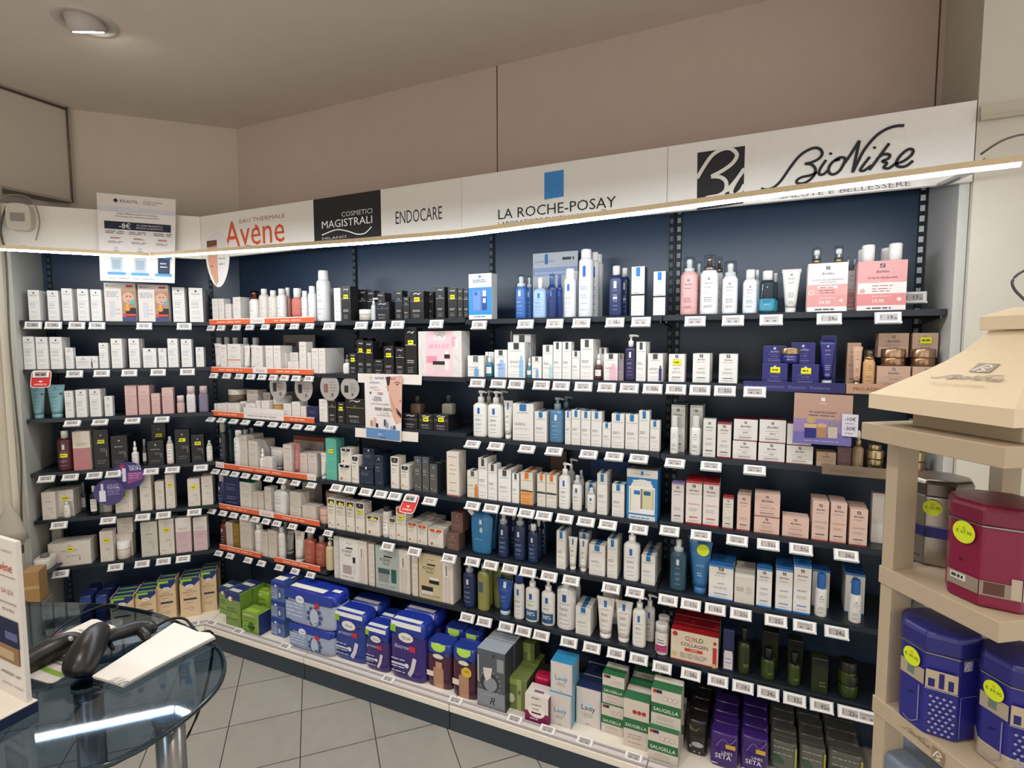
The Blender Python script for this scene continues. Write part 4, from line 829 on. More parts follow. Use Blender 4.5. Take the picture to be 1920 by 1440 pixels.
st('tpr', 'pack', '2a3f8c/g', a_tenas('protect+'), 'blue pad pack picturing a pad', 'pad_pack', 'pack', cap2='22389a/g', ct=.70)
st('tps', 'pack', '40306c/g', a_tenas('protect+'), 'small violet pad pack picturing a pad', 'pad_pack', 'pack', cap2='22389a/g', ct=.68)
st('tds', 'pack', '3a2a74/g', a_tenas('discreet'), 'tall violet pad pack reading discreet', 'pad_pack', 'pack', cap2='22389a/g', ct=.74)
st('tpn', 'pack', '4a2438/g', a_pants, 'dark pants pack with lime wrinkled top', 'pants_pack', 'pack', cap2='2a3c90/g', ct=.74)
st('tpx', 'pack', '4a2438/g', a_pants2, 'dark pants pack with yellow discount bubble', 'pants_pack', 'pack', cap2='2a3c90/g', ct=.74)
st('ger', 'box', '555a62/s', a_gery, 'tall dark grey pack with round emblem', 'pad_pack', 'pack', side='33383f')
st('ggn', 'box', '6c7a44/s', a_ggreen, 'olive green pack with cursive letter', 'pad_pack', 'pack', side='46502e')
st('lad', 'box', 'd2ccc6', a_lady('3a7fb0'), 'white carton reading Lady with blue top', 'test_carton', top='2f86b4', side='7faac0')
st('lan', 'box', 'd2ccc6', a_lady('2c3c66'), 'white carton reading Lady with navy top', 'test_carton', top='26345c', side='b9bcc0')
st('pld', 'box', 'e0d8d0', a_plady, 'white and plum pregnancy vitamin carton', 'vitamin_carton', side='6a1c44')
st('ppk', 'pack', 'b8244c/g', None, 'small hot pink plastic pack', 'pad_pack', 'pack')
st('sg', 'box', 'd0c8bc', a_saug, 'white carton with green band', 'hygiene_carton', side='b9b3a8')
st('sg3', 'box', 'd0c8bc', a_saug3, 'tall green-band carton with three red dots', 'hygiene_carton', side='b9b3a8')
st('drk', 'pack', '281e21/g', a_drk, 'dark brown pad pack with white pad picture', 'pad_pack', 'pack')
st('set', 'pack', '3a2268/g', a_seta, 'purple pad pack with yellow flag', 'pad_pack', 'pack')
st('wav', 'pack', '5c5d56/g', a_wave, 'grey wavy-printed pad pack', 'pad_pack', 'pack')
# ---------------------------------------------------------------- shelf contents: kind, left px, right px, top px, options
# y= set back (m)  n= more of it lined up behind  d= depth  b= px of its foot when stacked  k yellow price sticker
ITEMS = {
'L1': 'ri 55 77 544 n=1;ri 91 112 545;ri 118 138 541 n=1;ri 147 168 542 n=1;ri 172 192 543;rk 198 257 531;rk 261 318 534;ri 325 348 539 d=.09;ri 356 382 540 n=2',
'L2': 'ri 46 67 631;ri 70 92 632;ri 96 119 632 n=1;ri 124 139 652;rw 143 184 668;ri 187 204 643;ri 210 231 635 n=1;ri 243 263 635 n=1;ri 269 294 653;ri 298 313 653;ri 316 335 635;ri 341 361 636;ri 368 383 651 d=.06',
'L3': 'tt 54 84 723;tt 86 121 722;ri 123 139 733 d=.05;ri 144 164 731 n=1;ri 170 191 730 d=.08;ri 197 212 743;pk 236 258 723;pk 261 282 723;pk 285 301 738;pk 305 326 727 d=.05;pkb 331 346 742;lil 350 367 724;pur 373 391 724;pk 276 290 722 y=.1',
'L4': 'red 106 136 809 k;cp 139 172 809 n=1;bl 178 206 806 k;bl 210 241 818 n=1;dw 246 260 828;dg 267 276 824 y=.04;bl 278 308 828;bl 287 313 795 y=.1 k;sw 312 326 817;bl 330 357 806 k;bl 360 384 816 k;sw 387 399 825',
'L5': 'cr 80 106 923 n=1;cr 108 140 919 y=.03 k n=1;wb 118 132 938;gb 168 184 912;cgr 187 210 915 y=.05;cr 217 250 915 k n=1;cr 264 286 890 d=.06;cr 292 309 903 d=.06;cr 312 329 890 k;cr 353 376 898 k;cr 379 400 893 n=1;dg 152 162 905 y=.12',
'L6': 'cr 92 172 1017 k d=.05 n=1;cr 189 214 996 k;cr 220 250 1000 y=.05;cr 220 250 971 y=.05 b=1000;cj 217 243 1018;cgr 266 297 979 n=1;cr 300 328 974 k n=1;cpk 331 360 971;cpk 364 390 970;gy 100 118 988 y=.13 d=.03',
'A1': 'av 399 410 560;av 411 421 560;avs 423 434 570;av 438 452 557 d=.06;afm 464 480 545;abt 482 498 541;abt 499 515 544;abw 516 531 541;apk 532 542 539 y=.04;apt 543 561 540;acn 563 573 545;acn 575 587 536;acn 589 609 506;acb 568 574 548 y=.06;acb 612 622 541 y=.09',
'A2': 'avt 400 412 644 d=.03;av 414 426 646;avw 428 452 645;avt 453 464 648;avt 465 477 647;av 478 493 648 d=.07;av 499 513 648 d=.06;av 514 527 648 d=.08;avs 528 538 662 y=.03;avs 544 560 661 y=.05;av 562 575 641;avs 577 584 661;av 585 597 653 d=.14;av 598 610 653 d=.14;avs 540 560 678 d=.03;acb 403 413 633 y=.11;acb 418 428 632 y=.11;acb 434 444 633 y=.11;acb 454 463 633 y=.11;acb 470 482 633 y=.11;acd 533 592 628 y=.2',
'A3': 'avs 402 407 757;avs 408 426 757;avs 427 450 757;avs 408 419 745 b=757 y=.05;ajr 420 446 734 b=757 y=.05;avs 451 461 753 y=.05;abx 464 485 731 y=.07;avs 461 480 757;avs 481 489 752;avs 491 505 752;aja 506 531 742 y=.01;abx 521 541 735 y=.08 d=.1;avs 532 546 757;avs 548 563 754;avs 564 574 762;anv 576 597 763 d=.08;abx 494 508 736 y=.10',
'A4': 'adk 409 420 795 y=.03;atl 421 432 790 y=.08;abw 436 450 808;abx 452 465 817 n=1;abx 467 484 827 d=.12;dw 485 493 842;avt 500 526 840 y=.05;avs 494 511 858 d=.03;abx 532 548 834 d=.09;apn 549 559 832;abk 552 609 820 y=.15 d=.1;abx 560 577 850 y=.02 d=.08;abx 578 595 850 y=.02 d=.08;avt 597 609 850;acb 454 463 806 y=.12;acb 466 474 803 y=.16',
'A5': 'abl 405 419 892;anx 421 450 892;agt 451 473 905 d=.07;abx 474 483 923;abx 484 495 924;abx 497 509 914;awp 511 535 904;abx 544 565 950;abx 544 565 924 b=950;abx 567 593 949;arj 595 613 955;abx 537 546 900 y=.09;arj 601 640 925 y=.12;abx 568 590 905 y=.14;agt 452 470 888 y=.1',
'A6': 'abr 410 424 975;abx 425 437 980 y=.01;aol 438 450 982 y=.01 d=.04;abx 451 473 970;abw 475 489 985;abx 490 503 998;abx 504 519 996 d=.07;abw 520 531 990;avt 525 545 997 y=.06;avt 546 565 999;aor 566 586 1000;aor 588 607 1008 y=.01;apl 608 622 1010;acb 506 514 978 y=.12;acb 530 538 978 y=.13',
'B1': 'mw 627 639 540;mg 641 658 537 k;mg 659 673 543 y=.075;mg 674 688 543 y=.08;mg 689 703 545 y=.085;mg 705 722 549 y=.1;mjr 667 692 580;mpm 694 703 559;mgl 704 730 567 n=1;mgb 741 755 545;mgb 756 768 557;mgp 769 795 546 k n=1;mg 797 813 547 y=.05;mg 817 834 538 n=1;mgg 840 857 540 k;mg 858 868 541;mg 869 879 542',
'B2': 'mdr 640 653 665;mg 655 669 663 k;mg 670 684 638 k;mg 685 700 640 k;mgl 701 719 675 n=1;mg 720 739 650 k;mg 742 759 652;mgt 760 782 615 k d=.05;skn 785 866 621 d=.075;mgr 701 718 642 y=.09;mgr 722 740 640 y=.11;mgr 672 682 634 y=.14;mgr 690 699 634 y=.14',
'B3': 'av 599 614 749 d=.07;mg 616 631 747;mg 633 647 755 k;mgy 648 684 748;mg 756 783 777 n=1;mg 785 812 778 k;mg 813 841 778 k n=1;ac1 768 788 744 y=.01 b=777;ac2 827 847 742 y=.01 b=778;mgr 634 648 743 y=.09',
'B4': 'tea 612 632 823 d=.06 k;en 635 658 871;en 639 659 841 y=.01 b=870;en 660 673 855;enb 674 700 875;enb 681 702 843 y=.01 b=875;enb 703 719 855 d=.07;en 733 748 857 d=.06;en 752 767 873 n=1;eng 777 791 857;eng 792 805 858;eng 806 820 871 n=2;ecr 838 861 848 d=.065;enb 703 722 846 y=.11',
'B5': 'ey 615 629 935 n=1;ey 630 648 938;ey 650 665 941;en 667 684 943 k;ey 687 712 968 n=1;espr 714 729 951;en 730 742 972;eo 743 762 952 k;eo 764 782 979 n=2;eo 783 801 984 n=2;eo 803 831 992 n=1;ebr 838 860 1001;ebr 846 868 966 y=.03 b=1001',
'B6': 'du1 627 689 1011 d=.075;du2 692 769 1027 d=.075;du3 773 850 1041 d=.075',
'C1': 'kit 879 922 513 d=.055;lf 964 984 515;lf 985 996 517 y=.05;lb 997 1022 520;lc 1024 1041 514;lc 1042 1053 515 y=.04;lcn 1054 1076 503;lct 1081 1108 466;lct 1105 1121 472 y=.09;lct 1112 1128 476 y=.16;lnv 1140 1165 498;lnv 1160 1178 502 y=.09;lw 1183 1208 500;lw 1224 1247 509;lcn 1072 1084 508 y=.09;lsg 999 1083 473 y=.2',
'C2': 'lpb 877 907 667;ldb 909 922 660;l 910 926 660 y=.05;lpc 927 951 656;lpa 952 984 642;l 962 995 627 y=.06;ldb 986 996 671 y=.0;lpb 997 1015 669;lpt 1017 1036 647;lt 1037 1053 641;lt 1054 1071 641;l 1072 1087 658;lt 1088 1112 636 n=1;lda 1113 1128 664;lpp 1132 1158 663;l 1122 1137 652 y=.07;lgr 1159 1169 663;lnp 1170 1191 627;lt 1192 1210 641 n=1;lpv 1214 1242 663 n=1;ldb 951 962 620 y=.17',
'C3': 'p 885 910 733;p 906 922 732 y=.07;p 912 939 734;p 932 946 732 y=.075;ltb 941 958 752;lu 961 1000 757 d=.06 n=1;lu 1002 1025 772 n=1;lup 1028 1055 746;lup 1050 1068 743 y=.09;lu 1059 1070 771 d=.07;lu 1071 1088 769 n=1;lu 1089 1107 771 n=1;lu 1108 1128 772;lu 1129 1145 793;lu 1146 1170 776;lu 1172 1196 777;lu 1197 1217 770;lu 1218 1236 789',
'C4': 'lop 876 896 883 d=.05;lt 897 914 859 n=1;l 915 932 870;l 934 958 881 n=1;l 960 973 888;lob 976 999 886 n=1;lo 1007 1023 889;lo 1024 1043 891 n=1;p 1046 1067 869;p 1062 1076 860 y=.09;lsp 1071 1089 890;lsp 1082 1094 880 y=.08;lu 1097 1118 906 y=.05;lsp 1099 1115 914;lu 1119 1138 888 n=1;lu 1147 1170 908;lk2 1174 1232 881 d=.08;lsb 1032 1062 845 y=.23;lsf 1108 1180 862 y=.22',
'C5': 'pou 880 921 963 d=.04;pou 892 930 955 y=.06 d=.04;nb 931 951 960;nb 960 983 963;nbc 987 1007 985;nbc 1002 1014 976 y=.05;nbc 1012 1024 968 y=.1;nbc 955 967 964 y=.08;nbc 985 1000 960 y=.11;lu 1043 1060 996 n=1;ltb 1063 1080 1009;ltb 1083 1100 1013;lu 1085 1104 999 y=.05;lu 1104 1134 1022 d=.06;lu 1138 1157 1011 n=1;p 1167 1197 994;lu 1202 1228 1042 n=2',
'C6': 'nb 865 888 1053;olv 892 914 1059;olv 908 922 1054 y=.06;btu 927 958 1090;poo 921 960 1066 y=.05 d=.04;wbc 961 980 1077;p30 982 1007 1082;p30 1012 1037 1090;pbg 1040 1075 1092;pbg 1066 1086 1082 y=.09;lu 1079 1107 1139 d=.05 n=1;ltb 1115 1149 1125;ltb 1150 1183 1132;p 1184 1209 1120;p 1206 1226 1116 y=.06;l 1130 1160 1098 y=.14',
'D1': 'bp 1273 1306 481;bp 1300 1316 490 y=.07;bw 1310 1345 477;bw 1338 1354 482 y=.07;bf 1352 1382 489;bb 1391 1419 505;bb 1412 1423 506 y=.06;bq 1422 1453 507;bq 1446 1458 512 y=.06;bt 1464 1501 503;bt1 1511 1589 461 d=.055;bt2 1604 1700 456 d=.055;bt1 1583 1606 480 y=.08 d=.05;bt2 1598 1680 465 y=.08 d=.055',
'D2': 'bxy 1253 1283 664 k;bx 1298 1330 663 n=1;bx 1347 1382 664 n=1;bu 1428 1476 682 k;bu 1430 1474 650 y=.03 b=682;buj 1463 1501 652 b=682 y=-.0;bu 1484 1535 684 k;bu 1482 1528 644 y=.03 b=684;but 1535 1567 638 y=-.0;bub 1536 1566 630 y=.05;bn 1586 1612 643 y=.05;bnt 1597 1616 650;bng 1617 1641 655;bn 1643 1706 687;bn 1645 1702 642 y=.045 b=687;bnj 1654 1702 655 b=687;bn 1709 1762 688;bn 1708 1757 642 y=.045 b=688 k;bnj 1711 1759 655 b=688',
'D3': 'btl 1257 1283 759 y=.05 n=1;bds 1255 1271 780;btl 1292 1316 760 y=.05 n=1;bds 1293 1313 780;bsn 1317 1341 786;brd 1344 1370 793;bsr 1373 1418 827;bsr 1375 1420 786 b=826;bsr 1421 1471 831;bsr 1423 1473 787 b=830 n=1;bsr 1474 1524 836;bsr 1475 1521 795 b=835;bbr 1530 1567 848;bmv 1569 1596 840 y=.03;bgd 1598 1620 808;bgj 1624 1659 846;bgj 1700 1740 848;bgj 1626 1656 806 y=.06 b=846',
'D4': 'bli 1258 1281 906;btr 1285 1315 903 n=1;btr 1317 1347 906 n=1;bgn 1354 1374 933;bps 1381 1406 929 n=1;bpw 1413 1461 970;bpw 1414 1462 926 b=970 n=1;bpw 1466 1516 970;bpk 1521 1552 940 n=1;bpk 1555 1586 943 n=1;bpk 1591 1625 955 n=1;bwh 1632 1655 925 y=.06',
'D5': 'bfo 1254 1285 1011;btu2 1289 1333 1018 k;btu2 1286 1326 1010 y=.06;bak 1328 1374 1062 n=1;bag 1376 1414 1076 n=1;bak 1417 1446 1067;bak 1453 1485 1068 n=1;bak 1486 1519 1061 n=1;bak 1521 1554 1070 y=.08;bsp 1527 1551 1079;bak 1583 1620 1077 y=.08 n=1;bsp 1591 1616 1090',
'D6': 'pjr 1226 1251 1172;gld 1257 1346 1188 d=.06 n=2;glb 1354 1375 1182;grn 1381 1406 1180;grb 1425 1453 1218;grb 1476 1501 1226;grs 1520 1551 1236;grj 1572 1611 1270;grj 1573 1609 1230 b=1272;grs 1428 1458 1186 y=.08;grs 1476 1504 1202 y=.08;pjr 1232 1254 1158 y=.07'}
# base deck: kind, left px, right px, foot px, top px
DECKI = {
'L': 'nvp 150 176 1186 1118 d=.09 n=1;nvp 180 206 1184 1116 d=.09 n=1;sns 209 253 1186 1120 d=.05 n=2;sns 256 295 1176 1110 d=.05 n=2;sns 297 332 1165 1088 d=.05 n=1;sns 339 377 1156 1084 d=.05 n=2;sns 379 408 1146 1071 d=.05 n=2',
'A': 'grx 412 432 1152 1103 d=.09;grx 424 452 1174 1112 d=.08 n=1;glf 455 486 1189 1150 d=.08;gpk 470 505 1160 1108 d=.09;blp 509 534 1193 1160 d=.14;blp 509 534 1193 1128 b=1160 d=.14;blp 509 534 1193 1092 b=1128 d=.14;tpk 541 622 1224 1178 d=.15;tpk 533 626 1222 1116 b=1178 d=.15;tpk 560 640 1178 1090 d=.13',
'B': 'tpr 626 686 1240 1150 d=.11 n=1;tps 684 728 1258 1178 d=.10 n=1;tds 730 796 1276 1168 d=.11 n=1;tpn 799 846 1290 1208 d=.09;tpx 847 893 1309 1218 d=.09;tpn 832 870 1266 1180 d=.09;tpx 868 900 1284 1190 d=.08',
'C': 'ger 895 947 1332 1222 d=.09 n=1;ggn 951 988 1331 1274 d=.07 n=2;ggn 976 1002 1292 1206 d=.07;pld 984 1028 1358 1306 d=.08;ppk 1000 1030 1326 1272 d=.06;lad 1030 1071 1362 1302 d=.09;lad 1032 1073 1360 1246 b=1302 d=.09 n=1;lan 1080 1126 1362 1292 d=.09 n=2;sg 1127 1168 1378 1324 d=.09;sg 1129 1170 1376 1270 b=1324 d=.09;sg3 1168 1216 1404 1314 d=.09 n=2',
'D': 'sg 1214 1271 1432 1372 d=.09;sg 1220 1276 1424 1300 b=1368 d=.09 n=1;drk 1286 1325 1416 1352 d=.07 n=3;set 1330 1383 1440 1376 d=.06 n=3;set 1387 1439 1452 1384 d=.06 n=3;wav 1442 1494 1450 1392 d=.06 n=4;wav 1497 1548 1462 1402 d=.06 n=4;wav 1551 1618 1478 1414 d=.06 n=4'}
ORD = ['first', 'second', 'third', 'fourth', 'fifth', 'sixth', 'seventh', 'eighth', 'ninth', 'tenth', 'eleventh', 'twelfth']
ROWN = ['top', 'second', 'third', 'fourth', 'fifth', 'sixth']
UNDER = {'L': 'of angled bay', 'A': 'under orange-lettered sign', 'B': 'under black sign', 'C': 'under blue-square sign', 'D': 'under script sign'}
def where(b, r): return ('bottom deck ' if r == 'deck' else ROWN[r] + ' shelf ') + UNDER[b]
PLACED = []
STK = {}
def make(s, w, d, h, sticker):
    o, p = SHAPE[s['shape']](s, w, d, h)
    if s.get('art'):
        s['art'](p)
        if p.v: p.obj('printed_label' if s['shape'] not in ('box', 'kit', 'card') else 'front_print', o)
    if sticker:
        q = MB(); u, v = (.52, .70) if s['shape'] in ('box', 'pack') else (.5, .5)
        if s['key'] == 'btu2':
            c = p.P(.62, .82, .003); q.lathe([(.022, 0), (.022, .0006)], 'd2e22e', seg=24).xf(Matrix.Translation(c) @ Matrix.Rotation(math.radians(82), 4, 'X'))
        else:
            pp = Print(p.P, p.w, p.h, p.nu > 1); pp.o = .0022; a = min(.030, w * .5) / w / 2; b = .010 / p.h
            pp.rect(u - a, u + a, v - b, v + b, 'e4e023'); pp.bars(u - a * .7, u + a * .7, (v - b * .25,), b * .55, '5a5a24'); q = pp
        q.obj('price_sticker', o)['label'] = 'small yellow price sticker'
    return o
def dup(o):
    c = o.copy(); COL.objects.link(c)
    for ch in o.children:
        k = ch.copy(); COL.objects.link(k); k.parent = c
    return c
def place(bay, row, spec, deck=False):
    t = spec.split(); s = ST[t[0]]; f = FR[bay]; x0, x1 = float(t[1]), float(t[2])
    op = {a.split('=')[0]: (float(a.split('=')[1]) if '=' in a else 1) for a in t[5 if deck else 4:]}
    if deck:
        z = DECK; foot = float(t[3]); yt = float(t[4]); Yf = max(1.946, f.atz((x0 + x1) / 2, foot, z)[1] + op.get('y', 0))
    else:
        z = RZ[bay][row]; yt = float(t[3]); Yf = SF + .012 + op.get('y', 0)
    if 'b' in op: z = f.at((x0 + x1) / 2, op['b'], Yf)[1]
    a, b = f.xat(x0, Yf, z), f.xat(x1, Yf, z); w = abs(b - a) - .0012; h = f.at((x0 + x1) / 2, yt, Yf)[1] - z
    d = op.get('d', min(max(w, .028), .06))
    if s['shape'] in ('can', 'drop', 'jar'): d = w
    elif s['shape'] in ('bottle', 'pump', 'foam'): d = min(op.get('d', w * .8), w)
    if s['shape'] == 'card': d = 0
    o = make(s, w, d, h, 'k' in op)
    rz = f.yaw + random.uniform(-.02, .02) * (0 if w > .06 or 'b' in op else 1)
    o.location = f.w((a + b) / 2, Yf + d / 2 + .0005, z); o.rotation_euler.z = rz
    PLACED.append((o, s, bay, 'deck' if deck else row, (a + b) / 2, z, Yf, 0)); n = 0
    while n < op.get('n', 0):
        n += 1; Y2 = Yf + n * (d + .004)
        if Y2 + d > 2.366: break
        c = dup(o); c.location = f.w((a + b) / 2 + random.uniform(-.003, .003), Y2 + d / 2, z); PLACED.append((c, s, bay, 'deck' if deck else row, (a + b) / 2, z, Yf, n))
    return o
STACKZ = {}
for k, v in ITEMS.items():
    for it in v.split(';'): place(k[0], int(k[1]) - 1, it)
for k, v in DECKI.items():
    for it in v.split(';'): place(k, 'deck', it, True)
# drop stacked things exactly onto what carries them
def settle():
    info = [(o, o.location.x, o.location.y, o.location.z, max((v.co.z for v in o.data.vertices), default=0), o.dimensions.x) for o, *_ in PLACED]
    bpy.context.view_layer.update()
    for (o, s, bay, row, x, z, Yf, n) in PLACED:
        base = DECK if row == 'deck' else RZ[bay][row]
        if o.location.z <= base + .004: o.location.z = base + .0002; continue
        best = base
        for (o2, s2, b2, r2, x2, z2, Y2, n2) in PLACED:
            if o2 is o or b2 != bay or r2 != row: continue
            dx = abs((o2.location - o.location).dot(FR[bay].ex)); dy = abs((o2.location - o.location).dot(FR[bay].ey))
            if dx < (o.dimensions.x + o2.dimensions.x) * .42 and dy < (o.dimensions.y + o2.dimensions.y) * .45:
                zt = o2.location.z + max(v.co.z for v in o2.data.vertices)
                if zt < o.location.z + .03: best = max(best, zt)
        o.location.z = best + .0006
settle()
# one label for each thing: its look, then its place in the row of its look-alikes
def label_all():
    groups = {}
    for rec in PLACED: groups.setdefault((rec[1]['desc'], rec[2], rec[3]), []).append(rec)
    kinds = {}
    for rec in PLACED: kinds[rec[1]['desc']] = kinds.get(rec[1]['desc'], 0) + 1
    for (desc, bay, row), L in groups.items():
        wh = where(bay, row); cols = {}
        for r in L: cols.setdefault((round(r[4], 3), round(r[6], 3)), []).append(r)
        keys = sorted(cols)
        for i, kx in enumerate(keys):
            st_ = sorted(cols[kx], key=lambda r: (r[0].location - FR[bay].w(0, 0)).dot(FR[bay].ey))
            for j, r in enumerate(st_):
                o = r[0]; base = 'foot'
                if len(L) == 1: t = f'{desc} on {wh}'
                elif len(keys) == 1: t = f'{desc}, {["frontmost", "second row", "third row", "fourth row", "rearmost"][min(j, 4)]}, {wh}'
                elif len(keys) == 2: t = f'{desc}, {["left", "right"][i]} one' + (f', {["front", "second", "third", "fourth", "last"][min(j, 4)]} row' if len(st_) > 1 else '') + f', {wh}'
                else: t = f'{desc}, {ORD[i] if i < 12 else "last"}'+(' from left' if len(desc.split())<7 or len(st_) < 2 else '') + (f', {["front", "second", "third", "fourth", "last"][min(j, 4)]} row' if len(st_) > 1 else '') + f', {wh}'
                tag(o, t, r[1]['cat'], f'look-alikes: {desc}' if kinds[desc] > 1 else None)
label_all()
# ---------------------------------------------------------------- electronic price tags
TG = {'L1': '61 99 143 181 270 345', 'L2': '139 190 242 296 351', 'L3': '135 187 248 303', 'L4': '86 131 176 212 283 323 376', 'L5': '110 202 267 306 364', 'L6': '113 216 266 306 343',
'A1': '394 413 442 467 496 523.5 550.6 579', 'B1': '616 676 709 744 816.6', 'C1': '897 984 1039 1089 1152 1201', 'D1': '1303 1374 1446 1555 1666',
'A2': '399.5 423.5 447.5 469 490 511 532 554 578', 'C2': '894 933 967 1014 1051 1093 1137 1179 1223', 'D2': '1267 1312 1359 1415',
'A3': '394 414 437 459 485 511 533 557 581', 'B3': '619', 'C3': '885 929 987 1038 1103 1151 1197', 'D3': '1265 1333 1415',
'A4': '403 420.5 439 459 480 503 527 553 583', 'B4': '630 655 685 713 739.5 805', 'C4': '885 920 953.5 986 1019 1058 1098 1139 1197', 'D4': '1255 1314 1382 1440.5 1502 1587',
'A5': '396 417 437 457.5 477.5 497.5 518 547.5 581 614', 'B5': '726 775.6 841', 'C5': '885 919 955 989 1028.5 1070 1145 1190', 'D5': '1252 1295 1341 1389 1455 1509 1569',
'A6': '384 409 430 464 489 522.5 552 581', 'C6': '875 907 948 980.6 1014 1066 1109 1154.6 1197', 'D6': '1241 1295 1346 1393 1440.5 1490 1541 1594 1627'}
PRICE = {('C1', 3): '16.90', ('C1', 4): '18.90', ('C1', 0): '28.00', ('D1', 3): '24.90', ('D1', 4): '19.90', ('C2', 1): '55.00', ('C2', 2): '37.00', ('C2', 8): '50.90', ('D2', 0): '31.90', ('D2', 1): '31.90', ('D2', 2): '31.90',
('C4', 8): '21.90', ('D4', 3): '31.90', ('D4', 4): '31.90', ('D4', 5): '26.90', ('B5', 2): '34.90', ('C5', 0): '22.90', ('C5', 1): '25.90', ('C5', 2): '25.90', ('C5', 3): '17.90', ('C5', 6): '21.90',
('D5', 0): '16.90', ('D5', 1): '11.90', ('D5', 2): '16.90', ('D5', 3): '21.90', ('D5', 4): '22.90', ('D5', 6): '24.90', ('C6', 2): '21.90', ('C6', 3): '17.90', ('C6', 4): '17.90', ('C6', 5): '28.90', ('C6', 7): '25.90', ('C6', 8): '20.90',
('D6', 0): '16.90', ('D6', 1): '38.90', ('D6', 2): '14.90', ('D6', 3): '19.90', ('D6', 4): '34.90', ('D6', 5): '32.90', ('D6', 6): '42.90', ('D6', 7): '22.90', ('L1', 0): '45.90', ('L1', 1): '39.90', ('L1', 2): '49.90', ('L1', 3): '39.90'}
_pt = {}
def price_tag(txt, w, big):
    key = (txt, w)
    if key in _pt: return dup2(_pt[key])
    h = w * .54; r = empty('price_tag')
    MB().box(-w / 2, w / 2, 0, .006, -h / 2, h / 2, 'e6e6e4').obj('frame', r, bevel=.0015)
    s = MB().box(-w * .36, w * .36, -.0006, .001, -h * .30, h * .32, 'a9a3a1/s').obj('screen', r)
    p = Print(lambda u, v, k: ((u - .5) * w * .72, -.0006 - k, (v - .49) * h * .62), w * .72, h * .62)
    if txt: p.txt(txt[:2], .60, .18, .60, '222224', .42); p.txt(txt[3:], .88, .18, .28, '222224', .2); p.rect(.06, .10, .25, .8, '6a6668')
    else: p.bars(.1, .9, (.68,), .08, '77747a'); p.rect(.18, .34, .18, .36, '57545a'); p.rect(.64, .80, .18, .36, '57545a')
    p.obj('digits', s)
    c = MB(); c.box(-w / 2 - .003, w / 2 + .003, .0065, .009, -h / 2 - .002, h / 2 + .002, 'cfd2d4'); c.box(-w * .3, w * .3, .0095, .022, h * .05, h * .30, 'b9bcbe')
    for sx in (-1, 1): c.box(sx * w / 2 - .003, sx * w / 2 + .003, -.001, .0062, -h / 2 - .002, -h / 2 + .004, 'd8dadb')
    c.obj('clip_holder', r); _pt[key] = r; return r
def dup2(o):
    c = o.copy(); COL.objects.link(c)
    for ch in o.children:
        k = ch.copy(); COL.objects.link(k); k.parent = c
        for g in ch.children: q = g.copy(); COL.objects.link(q); q.parent = k
    return c
TILT = [16, 20, 44, 38, 32, 30]
def set_tag(f, px, z, row, label, txt=None, w=.066, Y=None):
    Yt = SF - .026 if Y is None else Y; x = f.xat(px, Yt, z - .022); t = price_tag(txt, w, False)
    t.location = f.w(x, Yt, z - .024 if Y is None else z); t.rotation_mode = 'XYZ'
    t.rotation_euler = (-math.radians(TILT[row] if Y is None else 62), 0, f.yaw + random.uniform(-.03, .03))
    if len(t.children) and 'label' not in t.keys() or True: tag(t, label, 'price tag', 'electronic shelf tags')
    return t
for k, v in TG.items():
    b, r = k[0], int(k[1]) - 1; px = [float(a) for a in v.split()]
    for i, x in enumerate(px):
        pr = PRICE.get((k, i))
        t = f'white price tag, {ORD[i]} from left along {where(b, r)}' if len(px) > 1 else f'only white price tag at the left end of the {where(b, r)}'
        if b == 'A': w = .050
        else: w = .066
        set_tag(FR[b], x, RZ[b][r], r, t, pr, w)
set_tag(FM, 1713, RZ['D'][0] + .043, 0, 'white price tag standing behind the pink twin pack on the top shelf', '17.90', .066, 2.16).rotation_euler = (-.1, 0, 0)
for i, (px, py) in enumerate(((402, 1164), (452, 1180), (537, 1209), (727, 1273), (850.6, 1316), (961, 1353), (1021, 1377), (1091, 1401), (1185, 1428))):
    P = at_z(px, py, DECK + .016); t = price_tag(None, .062, False); t.location = (P.x, 1.926, DECK + .016); t.rotation_euler = (-math.radians(70), 0, 0)
    tag(t, f'flat price tag, {ORD[i]} from left on the long white deck edge', 'price tag', 'electronic shelf tags')
P = FL.xat(362, 1.926, DECK + .016); t = price_tag(None, .062, False); t.location = FL.w(P, 1.926, DECK + .016); t.rotation_euler = (-math.radians(70), 0, FL.yaw)
tag(t, 'flat price tag on the short angled deck edge beside beige packs', 'price tag', 'electronic shelf tags')
